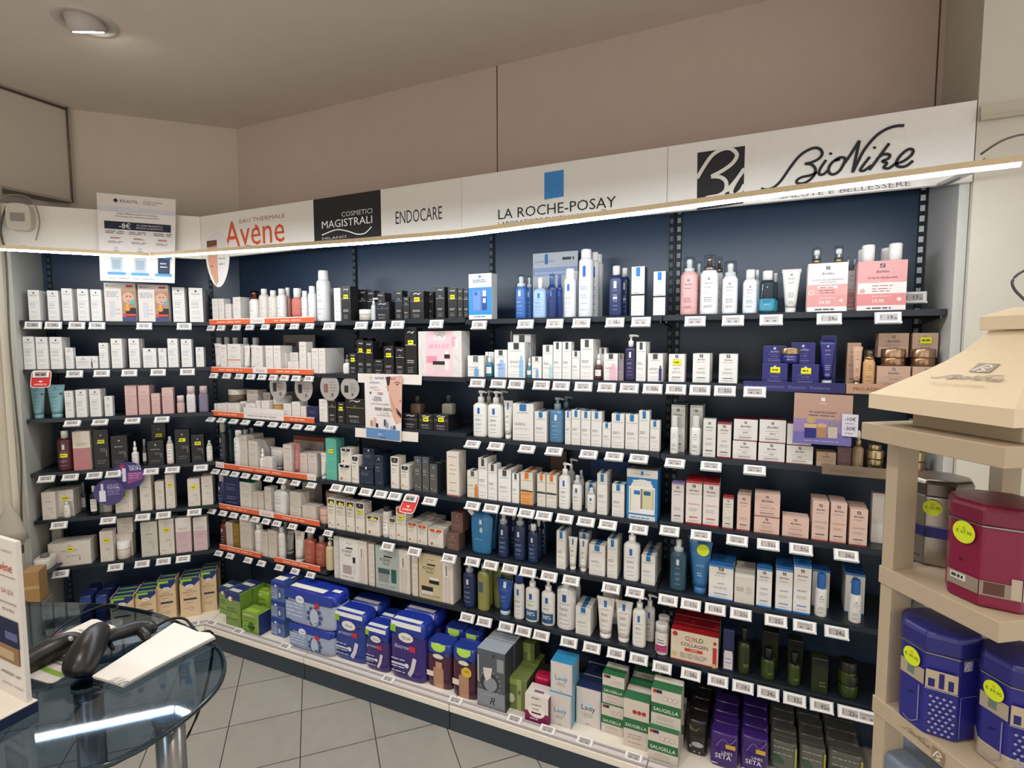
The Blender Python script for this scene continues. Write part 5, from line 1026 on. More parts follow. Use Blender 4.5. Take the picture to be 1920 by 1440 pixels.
def offer(f, px, z, row, label):
    Yt = SF - .03; x = f.xat(px, Yt, z - .03); r = empty('offer_tag', f.w(x, Yt, z - .026)); r.rotation_euler = (-math.radians(TILT[row]), 0, f.yaw)
    W_, H_ = .085, .094; R = []
    for i in range(24):
        a = 2 * math.pi * i / 24; c, s = math.cos(a), math.sin(a); R.append((W_ / 2 * abs(c) ** .35 * (1 if c > 0 else -1), -.022 + H_ / 2 * abs(s) ** .35 * (1 if s > 0 else -1)))
    m = MB(); m.add([(x, .004, z) for x, z in R], [list(range(24))], 'e8e2de'); m.add([(x * .93, .0033, -.022 + (z + .022) * .94) for x, z in R], [list(range(24))], 'c2302c'); m.obj('offer_card', r)
    p = Print(lambda u, v, k: ((u - .5) * W_, .003 - k, -.069 + v * H_), W_, H_); p.txt('OFFERTA', .5, .13, .12, 'f6efec', .62); p.poly([(.38, .38), (.5, .29), (.62, .38)], 'f6efec'); p.obj('lettering', r)
    MB().box(-.033, .033, -.004, .003, -.016, .018, 'e6e6e4').obj('tag_frame', r, bevel=.001)
    s = MB().box(-.025, .025, -.0046, -.003, -.011, .013, '8f8a88/s').obj('tag_screen', r)
    p = Print(lambda u, v, k: ((u - .5) * .05, -.0046 - k, -.011 + v * .024), .05, .024); p.rect(.12, .4, .2, .6, '454345'); p.rect(.55, .85, .2, .6, '454345'); p.obj('digits', s)
    tag(r, label, 'offer tag', 'red offer tags'); return r
offer(FL, 77, RZ['L'][1], 1, 'red offer tag on the second shelf of the angled bay')
offer(FM, 770, RZ['B'][3], 3, 'red offer tag on the fourth shelf under the black sign')
# orange strips on the shelves of the first bay
STRIPS = {0: [(393, 470, 'o'), (470, 497, 'w'), (497, 590, 'o')], 1: [(396, 475, 'o'), (475, 502, 'w'), (502, 588, 'o')], 2: [(398, 458, 'o'), (458, 533, 'W'), (533, 590, 'o')],
          3: [(405, 421, 'w'), (421, 577, 'o'), (577, 593, 'w')], 4: [(412, 487, 'o'), (487, 514, 'w'), (514, 600, 'o')], 5: [(413, 490, 'o'), (515, 601, 'o')]}
for r, L in STRIPS.items():
    n = 0
    for a, b, c in L:
        n += 1; Y = SF - .004; z = RZ['A'][r]; x0, x1 = FM.xat(a, Y, z), FM.xat(b, Y, z); h = {'o': .030, 'w': .034, 'W': .060}[c]; z0 = z - .006
        o = MB().box(-(x1 - x0) / 2, (x1 - x0) / 2, -.002, .0005, 0, h, 'd8613a' if c == 'o' else 'ddd6d2').obj('shelf_strip', loc=((x0 + x1) / 2, Y - .001, z0))
        p = Print(lambda u, v, k, W_=x1 - x0, h=h: ((u - .5) * W_, -.002 - k, v * h), x1 - x0, h)
        if c == 'o': p.rect(0, 1, .86, 1, 'eadfd8'); p.bars(.2, .8, (.3,), .28, 'e8a58c')
        elif c == 'w': p.txt('Avène', .5, .2, .6, 'cf8a80', .7)
        else: p.rect(0, 1, .48, .5, 'b0a8a6'); p.bars(.1, .9, (.2,), .12, 'b0a8a6')
        p.obj('strip_print', o)
        nm = {'o': 'orange strip', 'w': 'white name strip', 'W': 'tall white strip'}[c]
        tag(o, f'{nm}, {ORD[n - 1]} piece from left along the {where("A", r)}', 'shelf strip', 'shelf strips under the orange-lettered sign')
# shelf trays of the script bay
def tray(px0, px1, row, key, txt, ink, label, h=.034):
    Y = SF - .012; z = RZ['D'][row]; x0, x1 = FM.xat(px0, Y, z), FM.xat(px1, Y, z); W_ = x1 - x0
    o = MB().box(-W_ / 2, W_ / 2, 0, .003, -h + .012, .012, key).obj('shelf_tray', loc=((x0 + x1) / 2, Y, z)); p = Print(lambda u, v, k: ((u - .5) * W_, -k, -h + .012 + v * h), W_, h)
    for u, t in txt: p.txt(t, u, .32, .34, ink, .4)
    p.obj('lettering', o); tag(o, label, 'shelf tray', 'coloured shelf trays'); return o
tray(1394, 1585, 1, '24245e/s', [(.22, 'PELLE IN MENOPAUSA'), (.66, 'Elasticità - Resilienza')], '6c6cb0', 'royal blue tray edge under the blue cosmetic cartons')
tray(1587, 1762, 1, 'b08a72/s', [(.25, 'PRO-AGING')], '6a4638', 'rose tan tray edge under the tan cosmetic cartons')
tray(1541, 1700, 2, '8f7f6c/b', [(.3, 'RIGENERAZIONE')], '6a5c4c', 'bronze tray edge under gold jars on the third shelf')
# ---------------------------------------------------------------- posters and hanging signs
def board(name, f, px, Y, key, art, label, cat, group=None, th=.0015, thick=None):
    """flat printed sheet whose corners (tl, tr, br, bl) were seen at px, hung in the plane Y"""
    c = [f.at(x, y, Y) for x, y in px]; x0 = sum(q[0] for q in c) / 4; z0 = sum(q[1] for q in c) / 4
    c = [(a - x0, b - z0) for a, b in c]; m = MB(); m.add([(a, 0, b) for a, b in c] + [(a, th, b) for a, b in c], [[3, 2, 1, 0], [4, 5, 6, 7], [0, 1, 5, 4], [1, 2, 6, 5], [2, 3, 7, 6], [3, 0, 4, 7]], key)
    o = m.obj(name, loc=f.w(x0, Y, z0), rz=f.yaw); tag(o, label, cat, group)
    W_ = math.dist(c[0], c[1]); H_ = math.dist(c[0], c[3])
    def P(u, v, k):
        a = [c[3][i] * (1 - u) + c[2][i] * u for i in (0, 1)]; b = [c[0][i] * (1 - u) + c[1][i] * u for i in (0, 1)]
        return (a[0] * (1 - v) + b[0] * v, -k, a[1] * (1 - v) + b[1] * v)
    if art: p = Print(P, W_, H_); art(p); p.obj('poster_print', o)
    return o
def ap_ril(p):
    p.rect(0, 1, .86, 1, 'd6cfc9'); p.rect(0, 1, .80, .86, 'c9c6cf'); p.dia(.23, .93, .035, '2b2d36'); p.txt('RILASTIL', .40, .912, .035, '2b2d36', .23); p.txt('THE REAL FORMULA', .70, .93, .016, '3a3c44', .26); p.txt('FOR REAL SKIN.', .66, .905, .016, '3a3c44', .2)
    p.txt("Scopri l'efficacia testata e la sicurezza", .5, .775, .02, '3c3a40', .66); p.txt('dermatologica dei trattamenti antietà Rilastil', .5, .745, .018, '5a565c', .68)
    p.rect(.08, .94, .60, .69, '20243c'); p.txt('-8€', .34, .615, .06, 'f4f2f0', .2); p.txt('SU OGNI PRODOTTO', .66, .65, .02, 'e4e2e4', .34); p.txt('ANTIETÀ ACQUISTATO*', .66, .62, .02, 'e4e2e4', .36)
    for u in (.22, .52, .84): p.bars(u - .13, u + .13, (.57, .55), .010, '77747a'); p.bars(u - .07, u + .07, (.50, .49), .008, 'b07a72'); p.bars(u - .1, u + .1, (.455, .44), .008, '8d8a90')
    for u in (.22, .53):
        p.rect(u - .025, u + .025, .35, .40, 'c9c9cc'); p.rect(u - .04, u + .04, .30, .35, '33333a'); p.rect(u - .075, u + .075, .10, .30, 'b9c4cc'); p.rect(u - .055, u + .055, .14, .25, '9aaab4'); p.rect(u - .12, u + .12, .075, .105, '4f9ad0')
    p.rect(.77, .93, .10, .36, '26364f'); p.rect(.79, .85, .30, .37, 'e2e2e2'); p.rect(.85, .95, .28, .37, '2f6fa8'); p.bars(.8, .9, (.22, .18), .012, 'c9d0d8'); p.rect(.73, .96, .075, .105, '4f9ad0'); p.bars(.12, .9, (.03,), .008, '9a979c')
board('hanging_poster', FL, [(181, 361), (329.5, 374), (327.5, 531), (188, 526)], 1.985, 'e4e0dc', ap_ril, 'glossy white poster with minus eight euro band hanging over the angled bay', 'poster')
face_c = lambda p, c: p.poly(c, 'cf9f88')
def ap_day(p):
    sk = 'd2a695'; p.poly([(.60, .97), (1, 1), (1, .30), (.86, .26), (.74, .40), (.68, .62), (.62, .80)], sk); p.poly([(.58, .97), (.70, .98), (.68, .86), (.62, .82)], '3a2a28'); p.stroke(spline([(.80, .885), (.88, .90), (.96, .88)], 4), .016, '5a3a32'); p.ell(.88, .865, .03, '4a3028', .6)
    p.stroke(spline([(.68, .70), (.76, .58), (.84, .46), (.97, .36)], 4), .012, 'b07a68'); p.stroke(spline([(.72, .6), (.8, .44), (.84, .30)], 4), .01, 'b98876'); p.poly([(.84, .52), (1, .42), (1, .36), (.90, .42)], '2c2426'); p.ell(.97, .62, .03, 'a8544c', .5); p.poly([(.60, .84), (.66, .84), (.66, .76), (.62, .76)], 'c08f7c')
    p.dia(.18, .955, .045, 'c9c48c'); p.txt('GIOVEDÌ 3 LUGLIO', .56, .935, .034, '3c3c58', .58); p.txt('GIORNATA', .28, .865, .03, '77707c', .34); p.txt('MAGISTRALI', .28, .80, .018, '77707c', .34); p.stroke(spline([(.14, .795), (.22, .79), (.32, .765), (.44, .78)], 4), .006, '77707c')
    p.rect(.14, .19, .705, .735, '5a565e'); p.rect(.36, .50, .70, .735, 'b98e92'); p.txt('-20%', .34, .60, .07, '2f5468', .40); p.txt('SU TUTTA LA LINEA', .42, .54, .028, '5a565e', .6); p.bars(.28, .78, (.485, .46), .012, '6a666e'); p.txt('Vieni a provarla', .54, .41, .02, '2f2c32', .4); p.txt('la tua routine quotidiana!', .52, .375, .02, '2f2c32', .64)
    for u, v, h, c in ((.18, .20, .09, 'b98a4c'), (.27, .21, .13, 'cfae9c'), (.34, .19, .06, '2c2426'), (.56, .22, .10, '3f4c5c'), (.62, .20, .08, '8d98a4'), (.74, .18, .05, '7fa4bc'), (.82, .18, .06, '3f5a74')): p.rect(u - .03, u + .03, v, v + h, c)
    p.rect(.03, .97, .02, .17, '5f86b4'); p.txt('PRENOTA', .5, .12, .02, '2f4f84', .26); p.txt('ORA', .42, .07, .03, 'cfe0e8', .2); p.bars(.4, .66, (.035,), .014, '3f5f94')
for i, (px, lb) in enumerate((([(671, 700), (791, 703), (790, 722), (671, 717)], 'white blank strip behind the top edge of the discount poster'), ([(666, 802), (784, 811), (783.5, 829), (666, 819)], 'white blank strip behind the lower edge of the discount poster'))):
    board('poster_strip', FM, px, SF - .008, 'e2dad2', None, lb, 'shelf strip', 'white strips behind the poster', .002)
board('hanging_poster', FM, [(683, 702), (754, 704), (752, 829), (686, 821)], SF - .016, 'ddd6d4', ap_day, 'tall poster with a face and minus twenty percent below black cartons', 'poster')
def ap_age(p):
    p.rect(0, 1, .0, .5, '8f7aa6'); p.rect(0, 1, 0, .24, '6f66a4'); biol(p, .5, .86, .07, 'e8dcd4'); p.txt('BioNike', .5, .80, .03, 'e8dcd4', .2, .4); p.txt('MY AGE PROGRAM', .5, .62, .045, '5a4450', .46); p.bars(.26, .74, (.57,), .014, '6a5460')
    p.rect(.20, .40, .12, .32, '2c2c74'); p.rect(.19, .41, .32, .40, 'c3a878'); p.ell(.31, .48, .08, 'b39a70', .9); p.rect(.41, .58, .14, .36, 'a87c5c'); p.ell(.5, .38, .085, 'c3a07c', .5); p.rect(.60, .76, .14, .36, 'b9b0a4'); p.rect(.63, .73, .36, .46, '8d8074'); p.bars(.2, .8, (.06,), .012, 'b9b0cc')
def ap_pct(p): p.txt('-10€', .5, .70, .2, '33343c', .7); p.bars(.2, .8, (.56,), .04, '9a96a0'); p.txt('-30€', .5, .28, .2, '33343c', .7); p.bars(.2, .8, (.12,), .04, '9a96a0')
board('hanging_poster', FM, [(1490, 736), (1600, 742), (1596, 837), (1486, 830)], SF - .022, 'b08f80', ap_age, 'rosy violet poster of jars hanging below the blue tray', 'poster')
board('discount_card', FM, [(1579, 776), (1610, 778), (1608, 820), (1578, 817)], SF - .027, 'cdc9d4', ap_pct, 'small pale card with minus ten and minus thirty overlapping the rosy poster', 'card')
def disc(name, f, cxp, cyp, rpx, Y, key, art, label, group, asp=1.0, egg=0):
    x, z = f.at(cxp, cyp, Y); r = abs(f.at(cxp + rpx, cyp, Y)[0] - x); n = 36
    R = [(r * math.cos(2 * math.pi * i / n) * (1 + egg * math.sin(2 * math.pi * i / n)), r * asp * math.sin(2 * math.pi * i / n)) for i in range(n)]
    m = MB(); m.add([(a, 0, b) for a, b in R] + [(a, .0015, b) for a, b in R], [list(range(n - 1, -1, -1)), list(range(n, 2 * n))] + [[i, (i + 1) % n, n + (i + 1) % n, n + i] for i in range(n)], key)
    o = m.obj(name, loc=f.w(x, Y, z), rz=f.yaw); tag(o, label, 'shelf sign', group)
    p = Print(lambda u, v, k: ((u - .5) * 2 * r, -k, (v - .5) * 2 * r * asp), 2 * r, 2 * r * asp); art(p)
    if p.v: p.obj('sign_print', o)
    return o
def ad1(p): p.ell(.5, .5, .49, '4c4478'); p.rect(.18, .38, .16, .58, 'dcdce6'); p.rect(.24, .32, .58, .84, 'cfcfe0'); p.txt('ONE STEP', .62, .74, .06, 'c9c2e0', .4); p.txt('TOTAL', .64, .62, .12, 'efeaf6', .42); p.bars(.44, .86, (.54, .48, .40), .025, '9a90c0')
def ad2(p): p.ell(.5, .5, .49, '413a70'); p.poly([(.48, .20), (.96, .36), (.95, .62), (.48, .62)], '8a4a84'); p.txt('TIMELESS', .7, .80, .07, 'c9c2e0', .4); p.txt('SKIN', .72, .68, .12, 'efeaf6', .36); p.rect(.2, .28, .5, .74, 'e4e2ea'); p.rect(.33, .44, .30, .78, 'd8d2de'); p.ell(.34, .84, .07, 'b83a4a'); p.bars(.52, .9, (.55, .48, .4), .025, 'c9a0c0')
disc('round_shelf_sign', FL, 240, 892, 31, SF - .014, '413a70', ad2, 'upper round purple sign reading skin on the angled bay', 'round purple shelf signs')
disc('round_shelf_sign', FL, 205, 923, 29.5, SF - .020, '4c4478', ad1, 'lower round purple sign reading total on the angled bay', 'round purple shelf signs')
def adg(c):
    def f(p): p.rect(.2, .42, .3, .62, c); p.bars(.5, .85, (.68, .58, .48, .36), .03, '8a7a76'); p.rect(.58, .7, .16, .28, '6a6262'); p.rect(.56, .84, .45, .46, '8a7a76')
    return f
for i, (x, y, rr, c, a) in enumerate(((521, 724, 16, '3a3234', 1.2), (569, 727, 17, '2e2c30', 1.15), (618, 726, 18, '8a5a52', 1.1), (656, 728, 17.5, '2c2a2c', .95))):
    disc('round_shelf_sign', FM, x, y, rr, SF + .004, 'a39e99', adg(c), f'grey rounded sign under the second shelf, {ORD[i]} from left', 'grey rounded shelf signs', a)
def adw(p): p.poly([(.12, .80), (.5, .84), (.50, .10), (.40, .03), (.18, .28), (.08, .5)], 'cf9a82'); p.poly([(.06, .86), (.5, .86), (.5, .76), (.06, .74)], '6a4a3c'); p.stroke([(.18, .40), (.30, .38)], .03, 'a8544c'); p.bars(.56, .84, (.5, .4), .03, 'a09a98'); p.rect(.54, .84, .60, .62, '77747a')
disc('round_shelf_sign', FM, 408, 487, 22, 2.0195, 'dcd8d6', adw, 'egg-shaped sign with a cropped face hanging in the corner', None, 1.6, .18)
# sensor box on the angled sign panel, loose cables
sx, sz = FL.at(38, 408, 2.0); sb = tag(empty('intercom_box', FL.w(sx, 2.018, sz), FL.yaw), 'white wall sensor box with grey window left of the corner poster', 'sensor')
MB().loft([ringe(.050, .066, y, 24, 0, 4) for y in (0, .03, .042)], 'c9c3b6', True, False).xf(Matrix.Rotation(math.radians(90), 4, 'X')).obj('housing', sb, bevel=.004)
MB().box(-.030, .026, -.0445, -.0415, -.022, .018, '8d8982/s').obj('window', sb)
cb = MB(); pts = [FL.w(-1.392, 2.0, 2.36), FL.w(-1.415, 1.985, 2.24), FL.w(-1.40, 1.98, 2.1), FL.w(-1.41, 1.985, 1.7), FL.w(-1.405, 1.985, 1.35), FL.w(-1.40, 1.985, 1.1), FL.w(-1.412, 1.985, .86), FL.w(-1.418, 1.985, .62)]
cb.tube(spline([tuple(p) for p in pts], 6), .0045, '55554e'); tag(cb.obj('hanging_cable'), 'grey cable hanging down the door post left of the shelves', 'cable')
lp = MB(); lp.tube(spline([tuple(FL.w(a, 1.99, b)) for a, b in ((-1.41, 2.2), (-1.43, 2.33), (-1.38, 2.41), (-1.29, 2.40), (-1.26, 2.3), (-1.28, 2.2))], 6), .003, '8a857b')
tag(lp.obj('loop_cable'), 'thin cable looped around the wall sensor box', 'cable')
# ---------------------------------------------------------------- glass table and what lies on it
TZ = .965
edge = [(51, 1129), (140, 1130), (200, 1133), (250, 1140), (300, 1152), (345, 1171), (385, 1195), (410, 1215), (420, 1240), (416, 1268), (400, 1295), (360, 1333), (301, 1376), (240, 1411), (155, 1440)]
E_ = [tuple(at_z(x, y, TZ))[:2] for x, y in edge] + [(-1.22, .33), (-1.5, .27), (-1.85, .30), (-2.12, .42), (-2.2, .60), (-2.05, .75)]
E_ = spline(E_ + [E_[0]], 4)[:-1]
tb = tag(empty('glass_table', (-1.45, .55, 0)), 'dark tinted glass counter table with rounded edge and metal legs', 'table')
loc = lambda m: m.xf(Matrix.Translation((1.45, -.55, 0)))
top = MB(); top.prism(list(reversed(E_)) if sum((E_[i][0] * E_[(i + 1) % len(E_)][1] - E_[(i + 1) % len(E_)][0] * E_[i][1]) for i in range(len(E_))) < 0 else E_, TZ - .010, TZ, 'b2c4d4/C')
loc(top).obj('glass_top', tb)
rim = MB(); rim.tube([(x, y, TZ - .005) for x, y in E_ + E_[:2]], .0052, '1c2a30/g', 6); loc(rim).obj('edge_band', tb)
for px, py in ((318, 1345), (165, 1285)):
    P = at_z(px, py, TZ - .02); lg = MB(); lg.lathe([(.026, .012), (.026, TZ - .014)], '8f8d8a/m', cx=P.x, cy=P.y); lg.lathe([(.09, 0), (.09, .01), (.03, .016)], '8f8d8a/m', cx=P.x, cy=P.y, seg=24)
    lg.lathe([(.030, TZ - .022), (.030, TZ - .0105)], '8f8d8a/m', cx=P.x, cy=P.y); loc(lg).obj('leg', tb)
lg = MB(); lg.lathe([(.026, .012), (.026, TZ - .014)], '8f8d8a/m', cx=-1.9, cy=.5); lg.lathe([(.09, 0), (.09, .01), (.03, .016)], '8f8d8a/m', cx=-1.9, cy=.5, seg=24); loc(lg).obj('leg', tb)
def sheet(name, px, z, th, key, label, cat, arts=None, round_=None):
    pts = [tuple(at_z(x, y, z + th))[:2] for x, y in px]
    if sum((pts[i][0] * pts[(i + 1) % len(pts)][1] - pts[(i + 1) % len(pts)][0] * pts[i][1]) for i in range(len(pts))) < 0: pts.reverse()
    o = tag(MB().prism(pts, z, z + th, key).obj(name), label, cat)
    if arts:
        m = MB(); zz = z + th + .0004
        for q, k in arts: zz += .0001; m.add([tuple(at_z(x, y, zz)) for x, y in q], [list(range(len(q)))], k)
        m.obj('card_print', o)
    return o
stack = tag(empty('paper_stack', tuple(at_z(290, 1230, TZ))), 'stack of blank white paper sheets on the glass table', 'paper')
PP = [(329, 1170), (352, 1178), (372, 1187), (395, 1189), (404, 1196), (318, 1240), (231, 1287), (214, 1281), (175, 1270), (250, 1222)]
for i, (dx, dy) in enumerate(((0, 0), (-3, -3), (-7, -5))):
    pts = [tuple(at_z(x + dx * (.3 if i else 0), y + dy * .5, TZ + .004 * (i + 1)))[:2] for x, y in PP]
    if sum((pts[j][0] * pts[(j + 1) % len(pts)][1] - pts[(j + 1) % len(pts)][0] * pts[j][1]) for j in range(len(pts))) < 0: pts.reverse()
    o = MB().prism(pts, TZ + .001 + .004 * i, TZ + .0046 + .004 * i, ['d9d5cf', 'd2cec8', 'e4e0da'][i]).obj('paper_sheet', stack); o.matrix_parent_inverse = Matrix.Translation(-Vector(stack.location))
q = at_z(222, 1278, TZ + .014); cr = MB()
for k in range(5): cr.tube(spline([(q.x - .02 + .006 * k, q.y - .006, TZ + .0135), (q.x - .012 + .007 * k, q.y + .004, TZ + .018 + .002 * (k % 2)), (q.x - .002 + .006 * k, q.y + .012, TZ + .0135)], 4), .0018, 'dcd8d3')
o = cr.obj('crumpled_corner', stack); o.matrix_parent_inverse = Matrix.Translation(-Vector(stack.location))
ct = lambda *a: list(a)
sheet('info_card', [(172, 1161), (182, 1161), (222, 1177), (230, 1184), (200, 1212), (129, 1262), (108, 1276), (98, 1280), (88, 1280), (48, 1268), (20, 1258), (20, 1240), (60, 1214)], TZ + .0008, .002, 'dcd8d2',
      'white printed card with rounded corners and green band under the scanners', 'card',
      [([(75, 1246), (122, 1263), (117, 1269), (105, 1267), (66, 1252)], '8fae4a'), ([(92, 1236), (128, 1248), (125, 1251), (88, 1239)], '8d8a88'), ([(98, 1231), (130, 1241), (128, 1244), (95, 1234)], '6f6c6a'),
       ([(140, 1185), (165, 1194), (163, 1196), (137, 1187)], '8d8a88'), ([(150, 1179), (176, 1188), (173, 1190), (147, 1181)], 'a5a29f'), ([(104, 1190), (114, 1186), (117, 1190), (104, 1198)], 'b8343c'), ([(105, 1227), (122, 1232), (119, 1235), (101, 1229)], '77747a')])
def path3(L): return [tuple(at_z(x, y, z)) for x, y, z in L]
sc = tag(empty('barcode_scanner', tuple(at_z(170, 1250, TZ))), 'black handheld barcode scanner lying on the white papers', 'scanner')
def spart(mb, name, root):
    o = mb.obj(name, root); o.matrix_parent_inverse = Matrix.Translation(-Vector(root.location)); return o
KB = '1a1a1c/s'
hd = MB(); hd.tube(spline(path3([(141, 1270, TZ + .012), (146, 1258, TZ + .020), (157, 1232, TZ + .034), (172, 1204, TZ + .046), (186, 1184, TZ + .050), (192, 1177, TZ + .050)]), 4), [.012] + [.012 + .022 * math.sin(math.pi * min(1, (i / 20) ** .8)) for i in range(1, 20)] + [.008], KB, 18); spart(hd, 'scanner_head', sc)
hn = MB(); hn.tube(spline(path3([(186, 1204, TZ + .030), (205, 1193, TZ + .034), (232, 1184, TZ + .030), (258, 1177, TZ + .026), (278, 1175, TZ + .022), (286, 1180, TZ + .020)]), 4), [.012 + .0045 * math.sin(math.pi * i / 20) for i in range(21)], KB, 14); spart(hn, 'handle', sc)
kn = MB(); kn.tube(spline(path3([(264, 1182, TZ + .022), (272, 1190, TZ + .018), (276, 1197, TZ + .016)]), 4), [.010, .012, .012, .012, .012, .012, .011, .009, .005], KB, 12); spart(kn, 'handle_end', sc)
tg_ = MB(); tg_.tube(path3([(204, 1206, TZ + .022), (210, 1214, TZ + .016), (213, 1218, TZ + .013)]), [.006, .005, .003], '101012', 8); spart(tg_, 'trigger', sc)
s2 = tag(empty('barcode_scanner', tuple(at_z(90, 1240, TZ))), 'second black scanner lying behind on the printed card', 'scanner')
b2 = MB(); b2.tube(spline(path3([(20, 1262, TZ + .016), (48, 1245, TZ + .020), (80, 1226, TZ + .026), (112, 1210, TZ + .032), (136, 1202, TZ + .032), (150, 1206, TZ + .026)]), 4), [.010 + .016 * math.sin(math.pi * min(1, .25 + i / 30)) for i in range(20)] + [.008], KB, 16); spart(b2, 'body', s2)
lt = MB(); lt.tube(path3([(131, 1196, TZ + .052), (134, 1199, TZ + .052)]), .004, 'c9c9cc/g', 8); spart(lt, 'indicator_light', s2)
c1 = MB(); c1.tube(spline(path3([(286, 1180, TZ + .020), (300, 1170, TZ + .012), (322, 1160, TZ + .006), (345, 1160, TZ + .006), (358, 1172, TZ + .006), (372, 1188, TZ + .005)]), 5), .0032, '151517'); tag(c1.obj('scanner_cable'), 'black cable leaving the front scanner over the papers', 'cable')
c2 = MB(); c2.tube(spline(path3([(70, 1222, TZ + .02), (88, 1200, TZ + .008), (120, 1172, TZ + .005), (160, 1148, TZ + .005), (200, 1134, TZ + .005), (222, 1136, TZ + .005), (212, 1146, TZ + .005)]), 5), .0026, '1a1a1c'); tag(c2.obj('scanner_cable'), 'thin black cable curving along the far rim of the table', 'cable')
c3 = MB(); P0 = at_z(372, 1188, TZ + .003); c3.tube(spline([(P0.x, P0.y, TZ + .004), (P0.x + .012, P0.y + .03, TZ - .02), (P0.x - .03, P0.y + .02, TZ - .2), (P0.x - .12, P0.y - .04, .5), (P0.x - .05, P0.y - .12, .2), (P0.x - .06, P0.y - .2, .006)], 6), .0035, '17171a'); tag(c3.obj('floor_cable'), 'black cable dropping from the table rim to the tiles', 'cable')
# counter display at the left edge of the picture
ds = tag(empty('counter_display', tuple(at_z(30, 1330, TZ))), 'white cosmetics counter display board with navy tray at the left edge', 'display')
F0 = at_z(71, 1312, TZ + .024); d1 = (at_z(0, 1349, TZ + .024) - F0).normalized(); d2 = Vector((d1.y, -d1.x, 0)); d2 = d2 if d2.x < 0 else -d2
R = [F0, F0 + d1 * .24, F0 + d1 * .24 + d2 * .13, F0 + d2 * .13]; R = [(p.x, p.y) for p in R]
if sum((R[i][0] * R[(i + 1) % 4][1] - R[(i + 1) % 4][0] * R[i][1]) for i in range(4)) < 0: R.reverse()
m = MB(); m.prism(R, TZ + .0006, TZ + .022, '1a2440'); m.prism(R, TZ + .022, TZ + .024, 'd6cfc6'); spart(m, 'tray', ds)
B0 = at_z(51, 1319, TZ + .024); bdir = (at_z(0, 1292, TZ + .024) - B0).normalized(); bdir.z = 0
bn = Vector((-bdir.y, bdir.x, 0)); bn = bn if bn.dot(CAM - B0) > 0 else -bn
def pl(px, py):
    d = ray(px, py); return CAM + d * ((B0 - CAM).dot(bn) / d.dot(bn))
Hb = pl(46, 1022).z - B0.z; Wb = .22
m = MB(); q0, q1 = B0 + bdir * Wb, B0
for k, off in ((0, 0), (1, -.008)):
    pass
vs = [q0 + bn * 0, q1 + bn * 0, q1 - bn * .008, q0 - bn * .008]; vs = [(p.x, p.y, z) for z in (B0.z, B0.z + Hb) for p in vs]
m.add(vs, [[0, 1, 5, 4], [1, 2, 6, 5], [2, 3, 7, 6], [3, 0, 4, 7], [4, 5, 6, 7], [3, 2, 1, 0]], 'd3cdc6'); o = m.obj('back_board', ds); o.matrix_parent_inverse = Matrix.Translation(-Vector(ds.location))
p = Print(lambda u, v, k: tuple(q0 + (q1 - q0) * u + bn * (k + .0004) + Vector((0, 0, v * Hb))), Wb, Hb)
p.txt('Avène', .76, .80, .10, 'b5442c', .30); p.rect(.6, .95, .765, .77, '9a7a70'); p.txt('EAU THERMALE', .80, .92, .02, 'a08a84', .24); p.txt('DA QUI', .80, .66, .03, 'a35a4c', .2); p.txt('IDRATAZIONE INTENSA', .80, .595, .025, '3c3840', .30); p.txt('PER LA PELLE', .80, .55, .025, '3c3840', .2)
p.rect(.55, .95, .33, .50, '1d2240'); p.rect(.72, .93, .37, .42, '5a6088'); p.rect(.55, .94, .22, .33, '8a6c4e'); p.rect(.60, .85, .24, .30, 'b39a78'); p.bars(.6, .95, (.14,), .01, '8a8480'); p.bars(.6, 1, (.07,), .006, '9a948e')
o = p.obj('board_print', ds); o.matrix_parent_inverse = Matrix.Translation(-Vector(ds.location))
# things standing behind the table at the far left
P = at_z(60, 1128, .62)
def worldbox(name, f, px0, px1, pyt, pyb, Y, d, key, label, cat, **kw):
    x0, zb = f.at(px0, pyb, Y); x1, _ = f.at(px1, pyb, Y); _, zt = f.at((px0 + px1) / 2, pyt, Y); W_ = x1 - x0
    o = MB().box(-W_ / 2, W_ / 2, 0, d, 0, zt - zb, key, **kw).obj(name, loc=f.w((x0 + x1) / 2, Y, zb), rz=f.yaw, bevel=.003); return tag(o, label, cat), x0, x1, zb, zt
o, x0, x1, zb, zt = worldbox('cardboard_box', FL, 42, 76, 1072, 1135, 1.74, .09, '9c7a4e', 'brown cardboard box standing behind the glass table', 'box', top='a88860')
m = MB(); m.box((x0 - x1) / 2, (x1 - x0) / 2, -.001, .001, (zt - zb) * .45, (zt - zb) * .55, 'b3976a'); m.obj('tape', o)
tbm = MB(); tbm.box(-.06, .05, -.005, .095, 0, zb - .002, '6f6a62')
lx = (x0 + x1) / 2; st_ = tbm.obj('side_stand', loc=FL.w(lx, 1.74, 0), rz=FL.yaw); tag(st_, 'low pale stand carrying the cardboard box by the door', 'stand')
P0 = FL.at(74, 1050, 2.0); m = MB(); m.loft([ringe(.036 * s, .05 * s, z, 20, 0, 4) for z, s in ((0, .9), (.012, 1), (.05, 1.05), (.06, 1.0))], 'd2cdc4'); m.lathe([(.018, .06), (.02, .075), (.012, .08)], '6a6a66')
